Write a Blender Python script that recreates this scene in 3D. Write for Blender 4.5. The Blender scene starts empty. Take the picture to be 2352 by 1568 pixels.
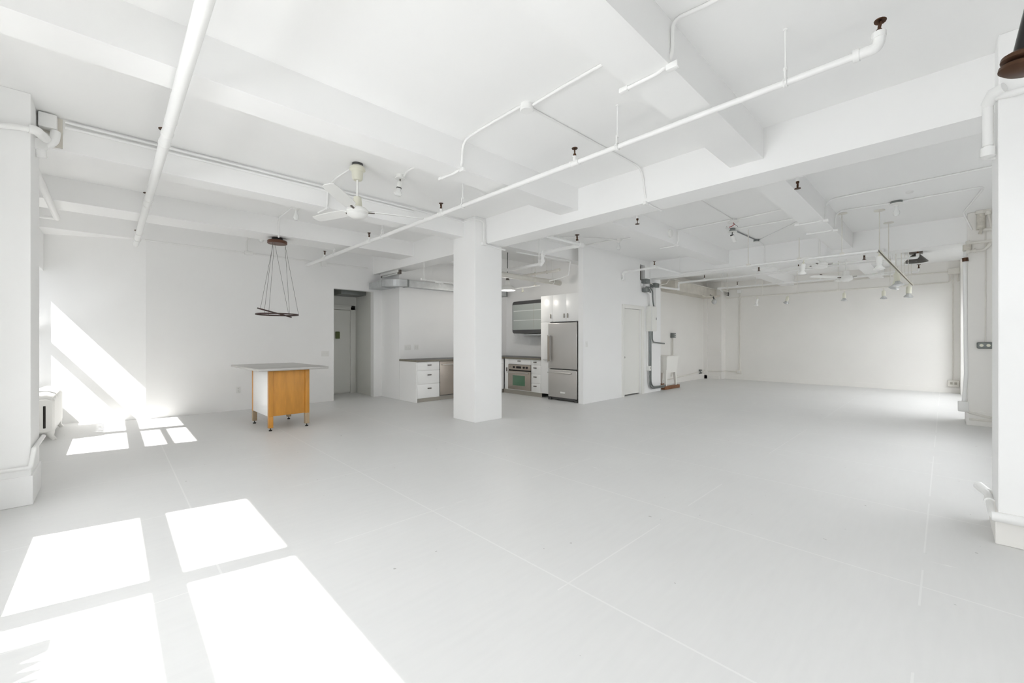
import bpy, bmesh, math, random
from mathutils import Vector, Matrix, Euler
random.seed(7)
C = bpy.context.scene.collection
PI = math.pi
V = Vector
# ------------------------------------------------------------------ camera model (2352 x 1568 frame)
HOR, CX, XA, XB, EYE = 781.0, 1176.0, 2170.0, 258.0, 1.35
F = math.sqrt((XA-CX)*(CX-XB)); ANG = math.atan((XA-CX)/F)
FW = V((math.cos(ANG), math.sin(ANG), 0)); RT = V((math.sin(ANG), -math.cos(ANG), 0)); EYEP = V((0, 0, EYE))
def ray(x, y): return FW + RT*((x-CX)/F) + V((0, 0, (HOR-y)/F))
def at_z(x, y, z=0.0): r = ray(x, y); return EYEP + r*((z-EYE)/r.z)
def at_x(x, y, X): r = ray(x, y); return EYEP + r*(X/r.x)
def at_y(x, y, Y): r = ray(x, y); return EYEP + r*(Y/r.y)
def on_line(a, b, px):
    a, b = V(a), V(b); k = (px-CX)/F; d = b-a
    g = lambda p: (p-EYEP).dot(RT) - k*(p-EYEP).dot(FW)
    ga, gb = g(a), g(b); return a + d*(ga/(ga-gb))
cam = bpy.data.cameras.new('camera'); co = bpy.data.objects.new('camera', cam); C.objects.link(co)
co.location = EYEP; co.rotation_euler = (PI/2, 0, ANG-PI/2)
cam.sensor_width = 36; cam.sensor_fit = 'HORIZONTAL'; cam.lens = F/2352*36; cam.shift_y = (HOR-784)/2352
cam.clip_start = 0.02; cam.clip_end = 200
bpy.context.scene.camera = co

# ------------------------------------------------------------------ materials
def mat(name, col, rough=0.5, metal=0.0, var=0.0, vscale=3.0, bump=0.0, bscale=40.0, stretch=None, spec=0.5):
    m = bpy.data.materials.new(name); m.use_nodes = True; nt = m.node_tree; b = nt.nodes['Principled BSDF']
    b.inputs['Base Color'].default_value = (*col, 1); b.inputs['Roughness'].default_value = rough; b.inputs['Metallic'].default_value = metal
    b.inputs['Specular IOR Level'].default_value = spec
    tc = nt.nodes.new('ShaderNodeTexCoord'); src = tc.outputs['Object']
    if stretch:
        mp = nt.nodes.new('ShaderNodeMapping'); mp.inputs['Scale'].default_value = stretch; nt.links.new(src, mp.inputs[0]); src = mp.outputs[0]
    if var:
        n = nt.nodes.new('ShaderNodeTexNoise'); n.inputs['Scale'].default_value = vscale; n.inputs['Detail'].default_value = 5; nt.links.new(src, n.inputs['Vector'])
        mx = nt.nodes.new('ShaderNodeMix'); mx.data_type = 'RGBA'
        mx.inputs['A'].default_value = (*[c*(1-var) for c in col], 1); mx.inputs['B'].default_value = (*[min(1, c*(1+var)) for c in col], 1)
        nt.links.new(n.outputs['Fac'], mx.inputs['Factor']); nt.links.new(mx.outputs['Result'], b.inputs['Base Color'])
    if bump:
        n2 = nt.nodes.new('ShaderNodeTexNoise'); n2.inputs['Scale'].default_value = bscale; n2.inputs['Detail'].default_value = 3; nt.links.new(src, n2.inputs['Vector'])
        bp = nt.nodes.new('ShaderNodeBump'); bp.inputs['Strength'].default_value = bump; bp.inputs['Distance'].default_value = 0.01
        nt.links.new(n2.outputs['Fac'], bp.inputs['Height']); nt.links.new(bp.outputs['Normal'], b.inputs['Normal'])
    return m
WHITE = (0.905, 0.905, 0.90)
M = dict(
    wall=mat('white wall paint', WHITE, 0.6, var=0.02, vscale=1.5, bump=0.06, bscale=25),
    ceil=mat('white ceiling paint', (0.91, 0.91, 0.905), 0.7, var=0.015, vscale=1.2, bump=0.05, bscale=20),
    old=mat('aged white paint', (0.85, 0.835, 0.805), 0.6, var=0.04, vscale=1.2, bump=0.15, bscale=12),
    grime=mat('stained old plaster', (0.66, 0.63, 0.57), 0.8, var=0.25, vscale=4, bump=0.4, bscale=15),
    pipe=mat('white pipe paint', (0.88, 0.88, 0.87), 0.4, bump=0.1, bscale=30),
    oldpipe=mat('cream pipe paint', (0.76, 0.74, 0.69), 0.5, var=0.12, vscale=8),
    chip=mat('chipped pipe lagging', (0.62, 0.59, 0.53), 0.8, var=0.4, vscale=14, bump=0.6, bscale=25),
    brown=mat('oxidised brass', (0.09, 0.045, 0.025), 0.45, 0.7, var=0.3, vscale=20),
    black=mat('black iron', (0.012, 0.011, 0.011), 0.3, 0.3),
    dark=mat('dark recess', (0.03, 0.027, 0.024), 0.9, var=0.5, vscale=9),
    brick=mat('brown masonry in hole shade', (0.055, 0.038, 0.028), 0.9, var=0.6, vscale=14, bump=0.8, bscale=20),
    wood=mat('honey maple', (0.58, 0.265, 0.045), 0.4, var=0.28, vscale=5, stretch=(3.5, 3.5, 0.7), bump=0.04, bscale=60),
    legwood=mat('weathered maple', (0.42, 0.32, 0.21), 0.55, var=0.25, vscale=8, stretch=(6, 6, 0.6)),
    top=mat('brushed steel worktop', (0.52, 0.51, 0.49), 0.35, 0.75, var=0.12, vscale=3),
    lam=mat('white laminate', (0.92, 0.92, 0.91), 0.3),
    steel=mat('stainless steel', (0.60, 0.585, 0.565), 0.34, 0.85, var=0.06, vscale=2, stretch=(1, 1, 0.15)),
    warmsteel=mat('warm stainless steel', (0.44, 0.39, 0.34), 0.34, 0.8, var=0.05, vscale=2),
    darksteel=mat('dark grey metal', (0.10, 0.10, 0.10), 0.4, 0.6),
    handle=mat('bronze handle', (0.16, 0.14, 0.125), 0.35, 0.7),
    counter=mat('brown stone edge', (0.21, 0.19, 0.15), 0.35, var=0.15, vscale=12),
    kick=mat('taupe plinth', (0.40, 0.375, 0.33), 0.5, var=0.08, vscale=4),
    galv=mat('galvanised sheet', (0.56, 0.575, 0.58), 0.38, 0.7, var=0.22, vscale=9, bump=0.03, bscale=12),
    grey=mat('grey electrical steel', (0.20, 0.215, 0.21), 0.4, 0.5, var=0.15, vscale=15),
    conduit=mat('bare steel conduit', (0.25, 0.265, 0.26), 0.35, 0.75, var=0.1, vscale=12),
    cream=mat('cream plastic', (0.74, 0.73, 0.62), 0.35),
    fanw=mat('white enamel', (0.86, 0.86, 0.84), 0.3),
    fanu=mat('shaded brown blade underside', (0.20, 0.18, 0.155), 0.5),
    bulb=mat('frosted bulb glass', (0.85, 0.86, 0.85), 0.15),
    refl=mat('silvered reflector bulb', (0.62, 0.63, 0.63), 0.2, 0.5),
    tub=mat('white moulded plastic', (0.88, 0.87, 0.83), 0.35),
    timber=mat('red brown timber', (0.22, 0.09, 0.035), 0.6, var=0.4, vscale=12, stretch=(1, 6, 6)),
    green=mat('green oven glass', (0.095, 0.20, 0.125), 0.12, var=0.1, vscale=3),
    frost=mat('frosted grey green glass', (0.40, 0.43, 0.41), 0.25, var=0.04, vscale=2),
    frostline=mat('shelf seen through frosted glass', (0.66, 0.69, 0.67), 0.3),
    olive=mat('olive green enamel', (0.10, 0.13, 0.035), 0.35),
    trackd=mat('dark bronze track slot', (0.13, 0.10, 0.07), 0.5, 0.4),
    red=mat('red wire', (0.35, 0.02, 0.015), 0.5),
    wire=mat('grey steel wire', (0.10, 0.095, 0.09), 0.4, 0.6),
    ring=mat('dark walnut ring', (0.045, 0.017, 0.012), 0.4, var=0.3, vscale=8),
    canopyw=mat('walnut canopy', (0.10, 0.038, 0.018), 0.4, var=0.3, vscale=10),
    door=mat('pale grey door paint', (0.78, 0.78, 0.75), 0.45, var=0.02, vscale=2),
    doorw=mat('off white door paint', (0.84, 0.835, 0.80), 0.45),
    rad=mat('glossy radiator enamel', (0.80, 0.795, 0.77), 0.35, var=0.03, vscale=6, bump=0.15, bscale=14),
    plate=mat('white switch plate', (0.82, 0.82, 0.80), 0.35),
    dome=mat('dark enamel shade', (0.11, 0.105, 0.095), 0.4, 0.3),
)
def floor_mat():
    m = bpy.data.materials.new('painted sheet floor'); m.use_nodes = True; nt = m.node_tree; N = nt.nodes; L = nt.links; b = N['Principled BSDF']
    tc = N.new('ShaderNodeTexCoord'); sp = N.new('ShaderNodeSeparateXYZ'); L.new(tc.outputs['Object'], sp.inputs[0])
    def math_(op, a, bv, c=None):
        n = N.new('ShaderNodeMath'); n.operation = op
        for i, v in enumerate((a, bv)):
            if v is None: continue
            if hasattr(v, 'is_linked'): L.new(v, n.inputs[i])
            else: n.inputs[i].default_value = v
        return n.outputs[0]
    def seam(out, off, per, w):
        a = math_('SUBTRACT', out, off); a = math_('DIVIDE', a, per); a = math_('ADD', a, 100.5); a = math_('FRACT', a, None)
        a = math_('SUBTRACT', a, 0.5); a = math_('ABSOLUTE', a, None); return math_('LESS_THAN', a, w/per)
    s1 = seam(sp.outputs['X'], 0.455, 1.372, 0.0055); s2 = seam(sp.outputs['Y'], 5.53, 1.36, 0.0045)
    # broken-up seams
    nb = N.new('ShaderNodeTexNoise'); nb.inputs['Scale'].default_value = 0.9; L.new(tc.outputs['Object'], nb.inputs['Vector'])
    brk = math_('GREATER_THAN', nb.outputs['Fac'], 0.46)
    s2 = math_('MULTIPLY', s2, brk)
    s = math_('MAXIMUM', s1, s2)
    # paint: cloudy wear, brush streaks, scuffs
    n1 = N.new('ShaderNodeTexNoise'); n1.inputs['Scale'].default_value = 1.1; n1.inputs['Detail'].default_value = 6; L.new(tc.outputs['Object'], n1.inputs['Vector'])
    mp = N.new('ShaderNodeMapping'); mp.inputs['Scale'].default_value = (1.2, 9, 1); L.new(tc.outputs['Object'], mp.inputs[0])
    n2 = N.new('ShaderNodeTexNoise'); n2.inputs['Scale'].default_value = 3; n2.inputs['Detail'].default_value = 6; L.new(mp.outputs[0], n2.inputs['Vector'])
    r1 = N.new('ShaderNodeMix'); r1.data_type = 'RGBA'; r1.inputs['A'].default_value = (0.66, 0.66, 0.655, 1); r1.inputs['B'].default_value = (0.77, 0.77, 0.76, 1)
    av = math_('ADD', math_('MULTIPLY', n1.outputs['Fac'], 0.5), math_('MULTIPLY', n2.outputs['Fac'], 0.5)); L.new(av, r1.inputs['Factor'])
    # long pale scratches along Y in the far bay
    mp2 = N.new('ShaderNodeMapping'); mp2.inputs['Scale'].default_value = (26, 2.6, 1); mp2.inputs['Rotation'].default_value = (0, 0, 0.06); L.new(tc.outputs['Object'], mp2.inputs[0])
    n3 = N.new('ShaderNodeTexNoise'); n3.inputs['Scale'].default_value = 1.0; n3.inputs['Detail'].default_value = 4; L.new(mp2.outputs[0], n3.inputs['Vector'])
    n4 = N.new('ShaderNodeTexNoise'); n4.inputs['Scale'].default_value = 0.55; L.new(tc.outputs['Object'], n4.inputs['Vector'])
    sc = math_('MULTIPLY', math_('GREATER_THAN', n3.outputs['Fac'], 0.70), math_('GREATER_THAN', n4.outputs['Fac'], 0.5))
    far = math_('GREATER_THAN', sp.outputs['X'], 3.6); sc = math_('MULTIPLY', sc, far)
    light = math_('MAXIMUM', math_('MULTIPLY', s, 0.5), math_('MULTIPLY', sc, 0.7))
    r2 = N.new('ShaderNodeMix'); r2.data_type = 'RGBA'; L.new(light, r2.inputs['Factor']); L.new(r1.outputs['Result'], r2.inputs['A']); r2.inputs['B'].default_value = (0.84, 0.84, 0.83, 1)
    # small dark specks and chips
    n5 = N.new('ShaderNodeTexNoise'); n5.inputs['Scale'].default_value = 17; n5.inputs['Detail'].default_value = 2; L.new(tc.outputs['Object'], n5.inputs['Vector'])
    spk = math_('MULTIPLY', math_('GREATER_THAN', n5.outputs['Fac'], 0.765), 0.6)
    r3 = N.new('ShaderNodeMix'); r3.data_type = 'RGBA'; L.new(spk, r3.inputs['Factor']); L.new(r2.outputs['Result'], r3.inputs['A']); r3.inputs['B'].default_value = (0.30, 0.29, 0.28, 1)
    L.new(r3.outputs['Result'], b.inputs['Base Color'])
    rr = N.new('ShaderNodeMapRange'); rr.inputs['To Min'].default_value = 0.34; rr.inputs['To Max'].default_value = 0.52; L.new(n2.outputs['Fac'], rr.inputs['Value']); L.new(rr.outputs[0], b.inputs['Roughness'])
    bp = N.new('ShaderNodeBump'); bp.inputs['Strength'].default_value = 0.12; bp.inputs['Distance'].default_value = 0.004
    hh = math_('SUBTRACT', n2.outputs['Fac'], math_('MULTIPLY', s, 1.2)); L.new(hh, bp.inputs['Height']); L.new(bp.outputs['Normal'], b.inputs['Normal'])
    return m
M['floor'] = floor_mat()

# ------------------------------------------------------------------ mesh helpers
class MB:
    def __init__(s): s.b = bmesh.new()
    def box(s, x0, x1, y0, y1, z0, z1, bev=0.0, seg=2):
        r = bmesh.ops.create_cube(s.b, size=1)['verts']
        bmesh.ops.scale(s.b, vec=(abs(x1-x0), abs(y1-y0), abs(z1-z0)), verts=r)
        bmesh.ops.translate(s.b, vec=((x0+x1)/2, (y0+y1)/2, (z0+z1)/2), verts=r)
        if bev:
            es = list({e for v in r for e in v.link_edges})
            bmesh.ops.bevel(s.b, geom=es, offset=bev, segments=seg, affect='EDGES', profile=0.5)
        return s
    def prism(s, poly, axis, a0, a1):
        f = {'x': lambda p, a: (a, p[0], p[1]), 'y': lambda p, a: (p[0], a, p[1]), 'z': lambda p, a: (p[0], p[1], a)}[axis]
        A = [s.b.verts.new(f(p, a0)) for p in poly]; B = [s.b.verts.new(f(p, a1)) for p in poly]; n = len(poly)
        fs = [s.b.faces.new(A), s.b.faces.new(B[::-1])]
        for i in range(n): fs.append(s.b.faces.new((A[i], B[i], B[(i+1) % n], A[(i+1) % n])))
        bmesh.ops.recalc_face_normals(s.b, faces=fs); return s
    def tube(s, pts, r, n=10, caps=True, radii=None):
        pts = [V(p) for p in pts]; rings = []; prev = None
        for i, p in enumerate(pts):
            d = ((pts[i]-pts[i-1]).normalized() if i else V((0, 0, 0))) + ((pts[i+1]-pts[i]).normalized() if i < len(pts)-1 else V((0, 0, 0)))
            if d.length < 1e-6: d = pts[i]-pts[i-1]
            d.normalize()
            u = prev - d*prev.dot(d) if prev is not None else (d.cross(V((0, 0, 1))) if abs(d.z) < 0.9 else d.cross(V((1, 0, 0))))
            u.normalize(); prev = u; w = d.cross(u); rr = radii[i] if radii else r
            rings.append([s.b.verts.new(p + u*rr*math.cos(2*PI*k/n) + w*rr*math.sin(2*PI*k/n)) for k in range(n)])
        fs = []
        for a, b in zip(rings, rings[1:]):
            for k in range(n): fs.append(s.b.faces.new((a[k], a[(k+1) % n], b[(k+1) % n], b[k])))
        if caps: fs += [s.b.faces.new(rings[0][::-1]), s.b.faces.new(rings[-1])]
        bmesh.ops.recalc_face_normals(s.b, faces=fs); return s
    def lathe(s, prof, o=(0, 0, 0), axis=(0, 0, 1), n=24):
        o = V(o); q = V((0, 0, 1)).rotation_difference(V(axis).normalized()); rings = []; fs = []
        for r, z in prof:
            if r < 1e-5: rings.append([s.b.verts.new(o + q @ V((0, 0, z)))])
            else: rings.append([s.b.verts.new(o + q @ V((r*math.cos(2*PI*k/n), r*math.sin(2*PI*k/n), z))) for k in range(n)])
        for a, b in zip(rings, rings[1:]):
            for k in range(n):
                k2 = (k+1) % n
                if len(a) == 1 and len(b) == 1: continue
                if len(a) == 1: fs.append(s.b.faces.new((a[0], b[k], b[k2])))
                elif len(b) == 1: fs.append(s.b.faces.new((a[k], a[k2], b[0])))
                else: fs.append(s.b.faces.new((a[k], a[k2], b[k2], b[k])))
        for rg in (rings[0], rings[-1]):
            if len(rg) > 1: fs.append(s.b.faces.new(rg))
        bmesh.ops.recalc_face_normals(s.b, faces=fs); return s
    def cyl(s, a, b, r, n=16): return s.tube([a, b], r, n)
    def data(s, name, m, smooth=True):
        me = bpy.data.meshes.new(name); s.b.to_mesh(me); s.b.free(); me.materials.append(m if not isinstance(m, str) else M[m])
        if smooth:
            me.polygons.foreach_set('use_smooth', [True]*len(me.polygons))
            try: me.set_sharp_from_angle(angle=math.radians(38))
            except Exception: pass
        return me
    def build(s, name, m, parent=None, smooth=True):
        o = bpy.data.objects.new(name, s.data(name, m, smooth)); C.objects.link(o)
        if parent is not None: adopt(o, parent)
        return o
def adopt(o, parent):
    w = o.matrix_basis.copy(); o.parent = parent
    o.matrix_parent_inverse = Matrix.Translation(-parent.location)   # a part built in place sits at the origin, a thing at its base
def tag(o, label, cat, group=None, kind=None):
    o['label'] = label; o['category'] = cat
    if group: o['group'] = group
    if kind: o['kind'] = kind
    return o
def thing(name, label, cat, loc, group=None, kind=None):
    o = bpy.data.objects.new(name, None); o.empty_display_size = 0.1; C.objects.link(o); o.location = V(loc); return tag(o, label, cat, group, kind)
def inst(me, name, parent, loc, rot=(0, 0, 0)):
    """a part that shares a mesh, at a world place (parents here are never rotated)"""
    o = bpy.data.objects.new(name, me); C.objects.link(o); o.parent = parent; o.location = V(loc) - parent.location; o.rotation_euler = rot; return o
def copy_tree(root, loc, rot=None, label=None, group=None):
    r = root.copy(); C.objects.link(r); r.location = V(loc)
    if rot is not None: r.rotation_euler = rot
    if label: r['label'] = label
    if group: r['group'] = group
    for ch in root.children:
        c = ch.copy(); C.objects.link(c); c.parent = r
        for g in ch.children:
            d = g.copy(); C.objects.link(d); d.parent = c
    return r
def struct(name, mb, m, label, cat): return tag(mb.build(name, m, smooth=False), label, cat, kind='structure')
def arc(p0, c, p1, n=6):
    """smooth corner from p0 to p1 round control point c"""
    p0, c, p1 = V(p0), V(c), V(p1); return [p0*(1-t)**2 + c*2*t*(1-t) + p1*t*t for t in [i/n for i in range(n+1)]]
def path(pts, rad=0.08):
    """polyline with rounded corners"""
    pts = [V(p) for p in pts]; out = [pts[0]]
    for a, b, c in zip(pts, pts[1:], pts[2:]):
        r = min(rad, (a-b).length*0.45, (c-b).length*0.45)
        out += arc(b+(a-b).normalized()*r, b, b+(c-b).normalized()*r, 5)
    return out + [pts[-1]]

# ------------------------------------------------------------------ setting
ZC = 3.375; ZJ = 3.085
XW = -0.80          # inner face of the window wall
YB = 9.45           # left (far) wall
XE = 15.50          # end wall
struct('floor', MB().box(-1.3, 15.8, -1.2, 11.2, -0.2, 0), 'floor', 'pale grey painted sheet floor with thin seams', 'floor')
struct('ceiling', MB().box(-1.3, 15.8, -1.2, 11.2, ZC, ZC+0.25), 'ceil', 'flat white painted ceiling slab between the beams', 'ceiling')
# window wall with two wide openings
mb = MB(); ops = [(0.10, 4.45), (7.23, 10.10)]; y = -1.2
for a, b in ops:
    mb.box(XW-0.3, XW, y, a, 0, ZC); mb.box(XW-0.3, XW, a, b, 0, 0.53); mb.box(XW-0.3, XW, a, b, 2.47, ZC); y = b
mb.box(XW-0.3, XW, y, 11.2, 0, ZC)
struct('wall_window', mb, 'wall', 'white street wall with the big sash windows', 'wall')
units = [(0.10, 1.60, None), (1.70, 3.13, None), (3.28, 4.44, None), (7.25, 8.49, 1.94), (8.69, 10.09, None)]
for i, (a, b, mun) in enumerate(units):
    m_ = MB(); x0, x1 = -0.99, -0.91
    ya = ops[0][0] if i == 0 else (units[i-1][1] if i in (1, 2, 4) else ops[1][0]); yb = b if i not in (2,) else 4.45
    m_.box(x0, x1, ya-0.0, a, 0.53, 2.47) if a-ya > 0.001 else None
    if i == 2: m_.box(x0, x1, b, 4.45, 0.53, 2.47)
    m_.box(x0, x1, a, b, 0.53, 0.66); m_.box(x0, x1, a, b, 1.463, 1.568); m_.box(x0, x1, a, b, 2.45, 2.47)
    if mun: m_.box(-0.965, -0.935, a, b, mun-0.035, mun+0.035)
    struct('window_%d' % (i+1), m_, 'fanw', 'white wooden double hung sash window, %s' % ['nearest the camera', 'second from the camera, with a pleated strip in its lower sash', 'third from the camera', 'with the extra glazing bar above the radiator', 'beside the angled wall'][i], 'window')
# pleated strip standing in the lower sash of the second window
m_ = MB(); n = 14; p = 0.0665; pts = []
yy = 2.93-0.10
for k in range(n):
    pts += [(yy-k*p, 0.967), (yy-k*p-p*0.62, 0.862)]
pts = [(2.93, 0.967)] + pts
poly = pts + [(pts[-1][0], 0.53), (2.93, 0.53)]
m_.prism(poly, 'x', -0.955, -0.945)
tag(m_.build('pleated_blind', 'fanw', smooth=False), 'white pleated paper strip with zigzag edge in the second window', 'blind')
# left wall (parallel to the joists), with a doorway, its angled return and the short nib
mb = MB(); mb.box(0.414, 3.565, YB, YB+0.16, 0, 3.062); mb.box(3.565, 4.50, YB, YB+0.16, 2.51, 3.062); mb.box(4.50, 4.72, YB, YB+0.16, 0, 3.062)
struct('wall_left', mb, 'wall', 'long white wall behind the wooden island, with a doorway', 'wall')
ang = [(0.414, YB), (-1.12, YB+0.795), (-1.12, YB+0.98), (0.414, YB+0.18)]
struct('wall_angled', MB().prism(ang, 'z', 0, 3.062), 'wall', 'short angled white wall lit by the sun beside the radiator', 'wall')
# recess behind the doorway
mb = MB(); mb.box(3.40, 3.565, YB+0.16, 10.75, 0, 2.75); mb.box(4.56, 4.72, YB+0.16, 10.75, 0, 2.75); mb.box(3.40, 4.72, 10.58, 10.75, 0, 2.75); mb.box(3.4, 4.72, YB+0.16, 10.75, 2.62, 2.75)
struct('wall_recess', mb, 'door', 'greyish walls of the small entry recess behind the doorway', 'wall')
# kitchen block and partitions
struct('wall_kitchen', MB().box(4.70, 8.25, 8.58, YB+0.1, 0, ZC).box(8.03, 8.25, 5.42, 8.58, 0, ZC), 'wall', 'white kitchen walls behind the counters', 'wall')
mb = MB(); mb.box(7.17, 8.76, 5.29, 5.42, 0, ZC); mb.box(8.76, 9.53, 5.29, 5.42, 2.12, ZC)
mb.box(9.53, 9.60, 5.29, 5.42, 2.12, 2.856); mb.box(9.53, 9.79, 5.29, 5.42, 3.25, ZC); mb.box(9.60, 9.79, 5.29, 5.42, 0, 2.856)
mb.box(9.79, 10.62, 5.29, 5.42, 0, ZC); mb.box(10.50, 10.62, 5.42, 5.92, 0, ZC)
struct('wall_partition', mb, 'wall', 'white partition wall between the refrigerator and the electrical panel', 'wall')
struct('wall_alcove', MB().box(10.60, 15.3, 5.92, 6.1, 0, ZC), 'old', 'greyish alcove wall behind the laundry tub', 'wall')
struct('wall_closet', MB().box(8.25, 10.6, 5.95, 6.1, 0, ZC), 'dark', 'closed space behind the partition door', 'wall')
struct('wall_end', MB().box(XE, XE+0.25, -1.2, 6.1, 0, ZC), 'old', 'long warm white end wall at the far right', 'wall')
# right wall, mostly behind the camera: unseen windows added to let in fill light
mb = MB(); wr = [(0.4, 3.9), (4.95, 8.3), (10.7, 14.7)]; x = -1.3
for a, b in wr:
    mb.box(x, a, -1.05, -0.80, 0, ZC); mb.box(a, b, -1.05, -0.80, 0, 0.75); mb.box(a, b, -1.05, -0.80, 2.6, ZC); x = b
mb.box(x, 15.8, -1.05, -0.80, 0, ZC)
struct('wall_right', mb, 'wall', 'white wall along the right side behind the columns', 'wall')
for i, (a, b) in enumerate(wr):
    m_ = MB(); m_.box(a, a+0.08, -0.97, -0.90, 0.75, 2.6).box(b-0.08, b, -0.97, -0.90, 0.75, 2.6).box((a+b)/2-0.06, (a+b)/2+0.06, -0.97, -0.90, 0.75, 2.6)
    m_.box(a, b, -0.97, -0.90, 0.75, 0.85).box(a, b, -0.97, -0.90, 1.65, 1.73).box(a, b, -0.97, -0.90, 2.52, 2.6)
    struct('window_%d' % (6+i), m_, 'fanw', 'unseen white sash window added to the right wall for fill light, %s' % ['behind the camera', 'between the two big columns', 'near the end wall'][i], 'window')
# girders and joists
mb = MB(); mb.box(4.49, 4.85, -1.0, 5.32, 2.955, ZC+0.02)
struct('ceiling_beam', mb, 'ceil', 'deep white girder running from centre column to right column', 'beam')
struct('ceiling_beam', MB().box(4.49, 4.85, 5.86, YB+0.02, 2.918, ZC+0.02), 'ceil', 'deep white girder from centre column to the left wall', 'beam')
struct('ceiling_beam', MB().box(10.06, 10.43, -1.0, 5.32, 2.945, ZC+0.02), 'ceil', 'deep white girder above the hanging track lights', 'beam')
for (x0, x1, y0, y1, lab) in [
        (-0.85, 4.5, 1.20, 1.50, 'white joist crossing overhead nearest the camera'), (-0.85, 4.5, 3.395, 3.70, 'white joist crossing overhead, second from the camera'),
        (-0.85, 4.5, 5.60, 5.88, 'white joist between left column and centre column'), (-0.85, 4.5, 7.62, 8.17, 'wide white joist that carries the ring pendant'),
        (4.84, 10.07, 1.20, 1.50, 'white joist above the middle bay, right of the smoke alarm'), (4.84, 10.07, 3.385, 3.685, 'white joist with the round smoke alarm on its side'),
        (4.84, 10.07, 5.60, 5.88, 'white joist over the kitchen entrance'), (4.84, 8.1, 7.62, 7.95, 'white joist over the kitchen counters'),
        (10.42, XE, 1.17, 1.46, 'white joist above the far fan'), (10.42, XE, 3.29, 3.62, 'white joist above the far back track')]:
    struct('ceiling_joist', MB().box(x0, x1, y0, y1, ZJ, ZC+0.02), 'ceil', lab, 'beam')
struct('ceiling_joist', MB().box(-0.85, 4.5, YB, 10.4, 3.062, ZC+0.02), 'ceil', 'white edge joist flush with the long left wall', 'beam')
# columns
def column(x0, x1, y0, y1, lab, m='wall', base=None):
    mb = MB(); mb.box(x0, x1, y0, y1, 0, ZC, 0.008)
    return struct('column', mb, m, lab, 'column')
column(-1.0, -0.482, 5.20, 5.75, 'white column at the left edge of the view')
column(4.26, 4.85, 5.30, 5.90, 'white square column in the centre of the room')
column(4.24, 4.745, -0.9, -0.245, 'white column at the right edge of the view')
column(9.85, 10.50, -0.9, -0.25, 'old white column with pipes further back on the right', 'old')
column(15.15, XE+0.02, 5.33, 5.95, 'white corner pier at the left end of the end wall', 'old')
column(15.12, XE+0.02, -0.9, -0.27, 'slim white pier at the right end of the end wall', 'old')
# trims at the far corner
struct('trim_1', MB().box(15.10, 15.15, 5.80, 5.92, 0, ZC).box(15.10, 15.15, 5.40, 5.92, 0, 0.12), 'old', 'vertical corner board beside the pier', 'trim')
struct('trim_2', MB().box(15.08, 15.15, 5.36, 5.92, 0.92, 0.99), 'old', 'horizontal board fixed to the corner pier', 'trim')
struct('baseboard_end', MB().box(XE-0.02, XE, -0.28, 5.33, 0, 0.13), 'old', 'low painted baseboard along the end wall', 'baseboard')
struct('baseboard_alcove', MB().box(10.6, 15.1, 5.895, 5.92, 0, 0.17), 'old', 'low baseboard along the alcove wall', 'baseboard')
# plinths of the edge columns
struct('trim_3', MB().box(-1.0, -0.470, 5.188, 5.76, 0, 0.24, 0.006), 'wall', 'rough plinth round the foot of the left column', 'trim')
struct('trim_4', MB().box(4.225, 4.76, -0.9, -0.232, 0, 0.21, 0.006), 'old', 'cracked plinth round the foot of the right column', 'trim')
struct('trim_5', MB().box(9.83, 10.51, -0.9, -0.236, 0, 0.22, 0.006), 'old', 'stained plinth round the foot of the piped column', 'trim')
# boxed plaster beam above the alcove
struct('ceiling_beam', MB().box(11.95, 15.17, 5.50, 5.93, 2.818, 3.12, 0.01), 'grime', 'stained plaster boxed beam above the alcove', 'beam')
# chase through the partition
tag(MB().box(9.48, 9.84, 5.42, 5.60, 2.80, 3.30).build('wall_cavity', 'brick', smooth=False), 'dark rough hole in the partition wall beside the far girder', 'hole', kind='structure')  # solid backing; shade inside the hole is put into its dark colour
# ------------------------------------------------------------------ sprinkler pipes
def head_mesh(up=True):
    s = 1 if up else -1
    m = MB(); z = lambda v: v*s
    m.lathe([(0.0, z(0)), (0.014, z(0)), (0.014, z(0.018)), (0.009, z(0.02)), (0.009, z(0.026)), (0, z(0.026))], n=10)
    for sx in (-1, 1): m.tube([(sx*0.008, 0, z(0.022)), (sx*0.017, 0, z(0.034)), (sx*0.016, 0, z(0.052)), (sx*0.004, 0, z(0.066))], 0.0045, 6)
    m.cyl((0, 0, z(0.024)), (0, 0, z(0.07)), 0.0045, 6)
    m.lathe([(0, z(0.068)), (0.026, z(0.066)), (0.028, z(0.071)), (0, z(0.074))], n=14)
    return m.data('sprinkler_head', 'brown')
HEAD_UP, HEAD_DN = head_mesh(True), head_mesh(False)
def tee_mesh(r=0.03, stub=0.055):
    m = MB(); m.tube([(0, -0.05, 0), (0, -0.036, 0), (0, -0.035, 0), (0, 0.035, 0), (0, 0.036, 0), (0, 0.05, 0)], r, 12, radii=[r*1.2, r*1.2, r*1.08, r*1.08, r*1.2, r*1.2])
    m.tube([(0, 0, 0), (0, 0, stub-0.012), (0, 0, stub-0.012), (0, 0, stub)], r*0.7, 12, radii=[r*0.75, r*0.65, r*0.85, r*0.8]); return m
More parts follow.
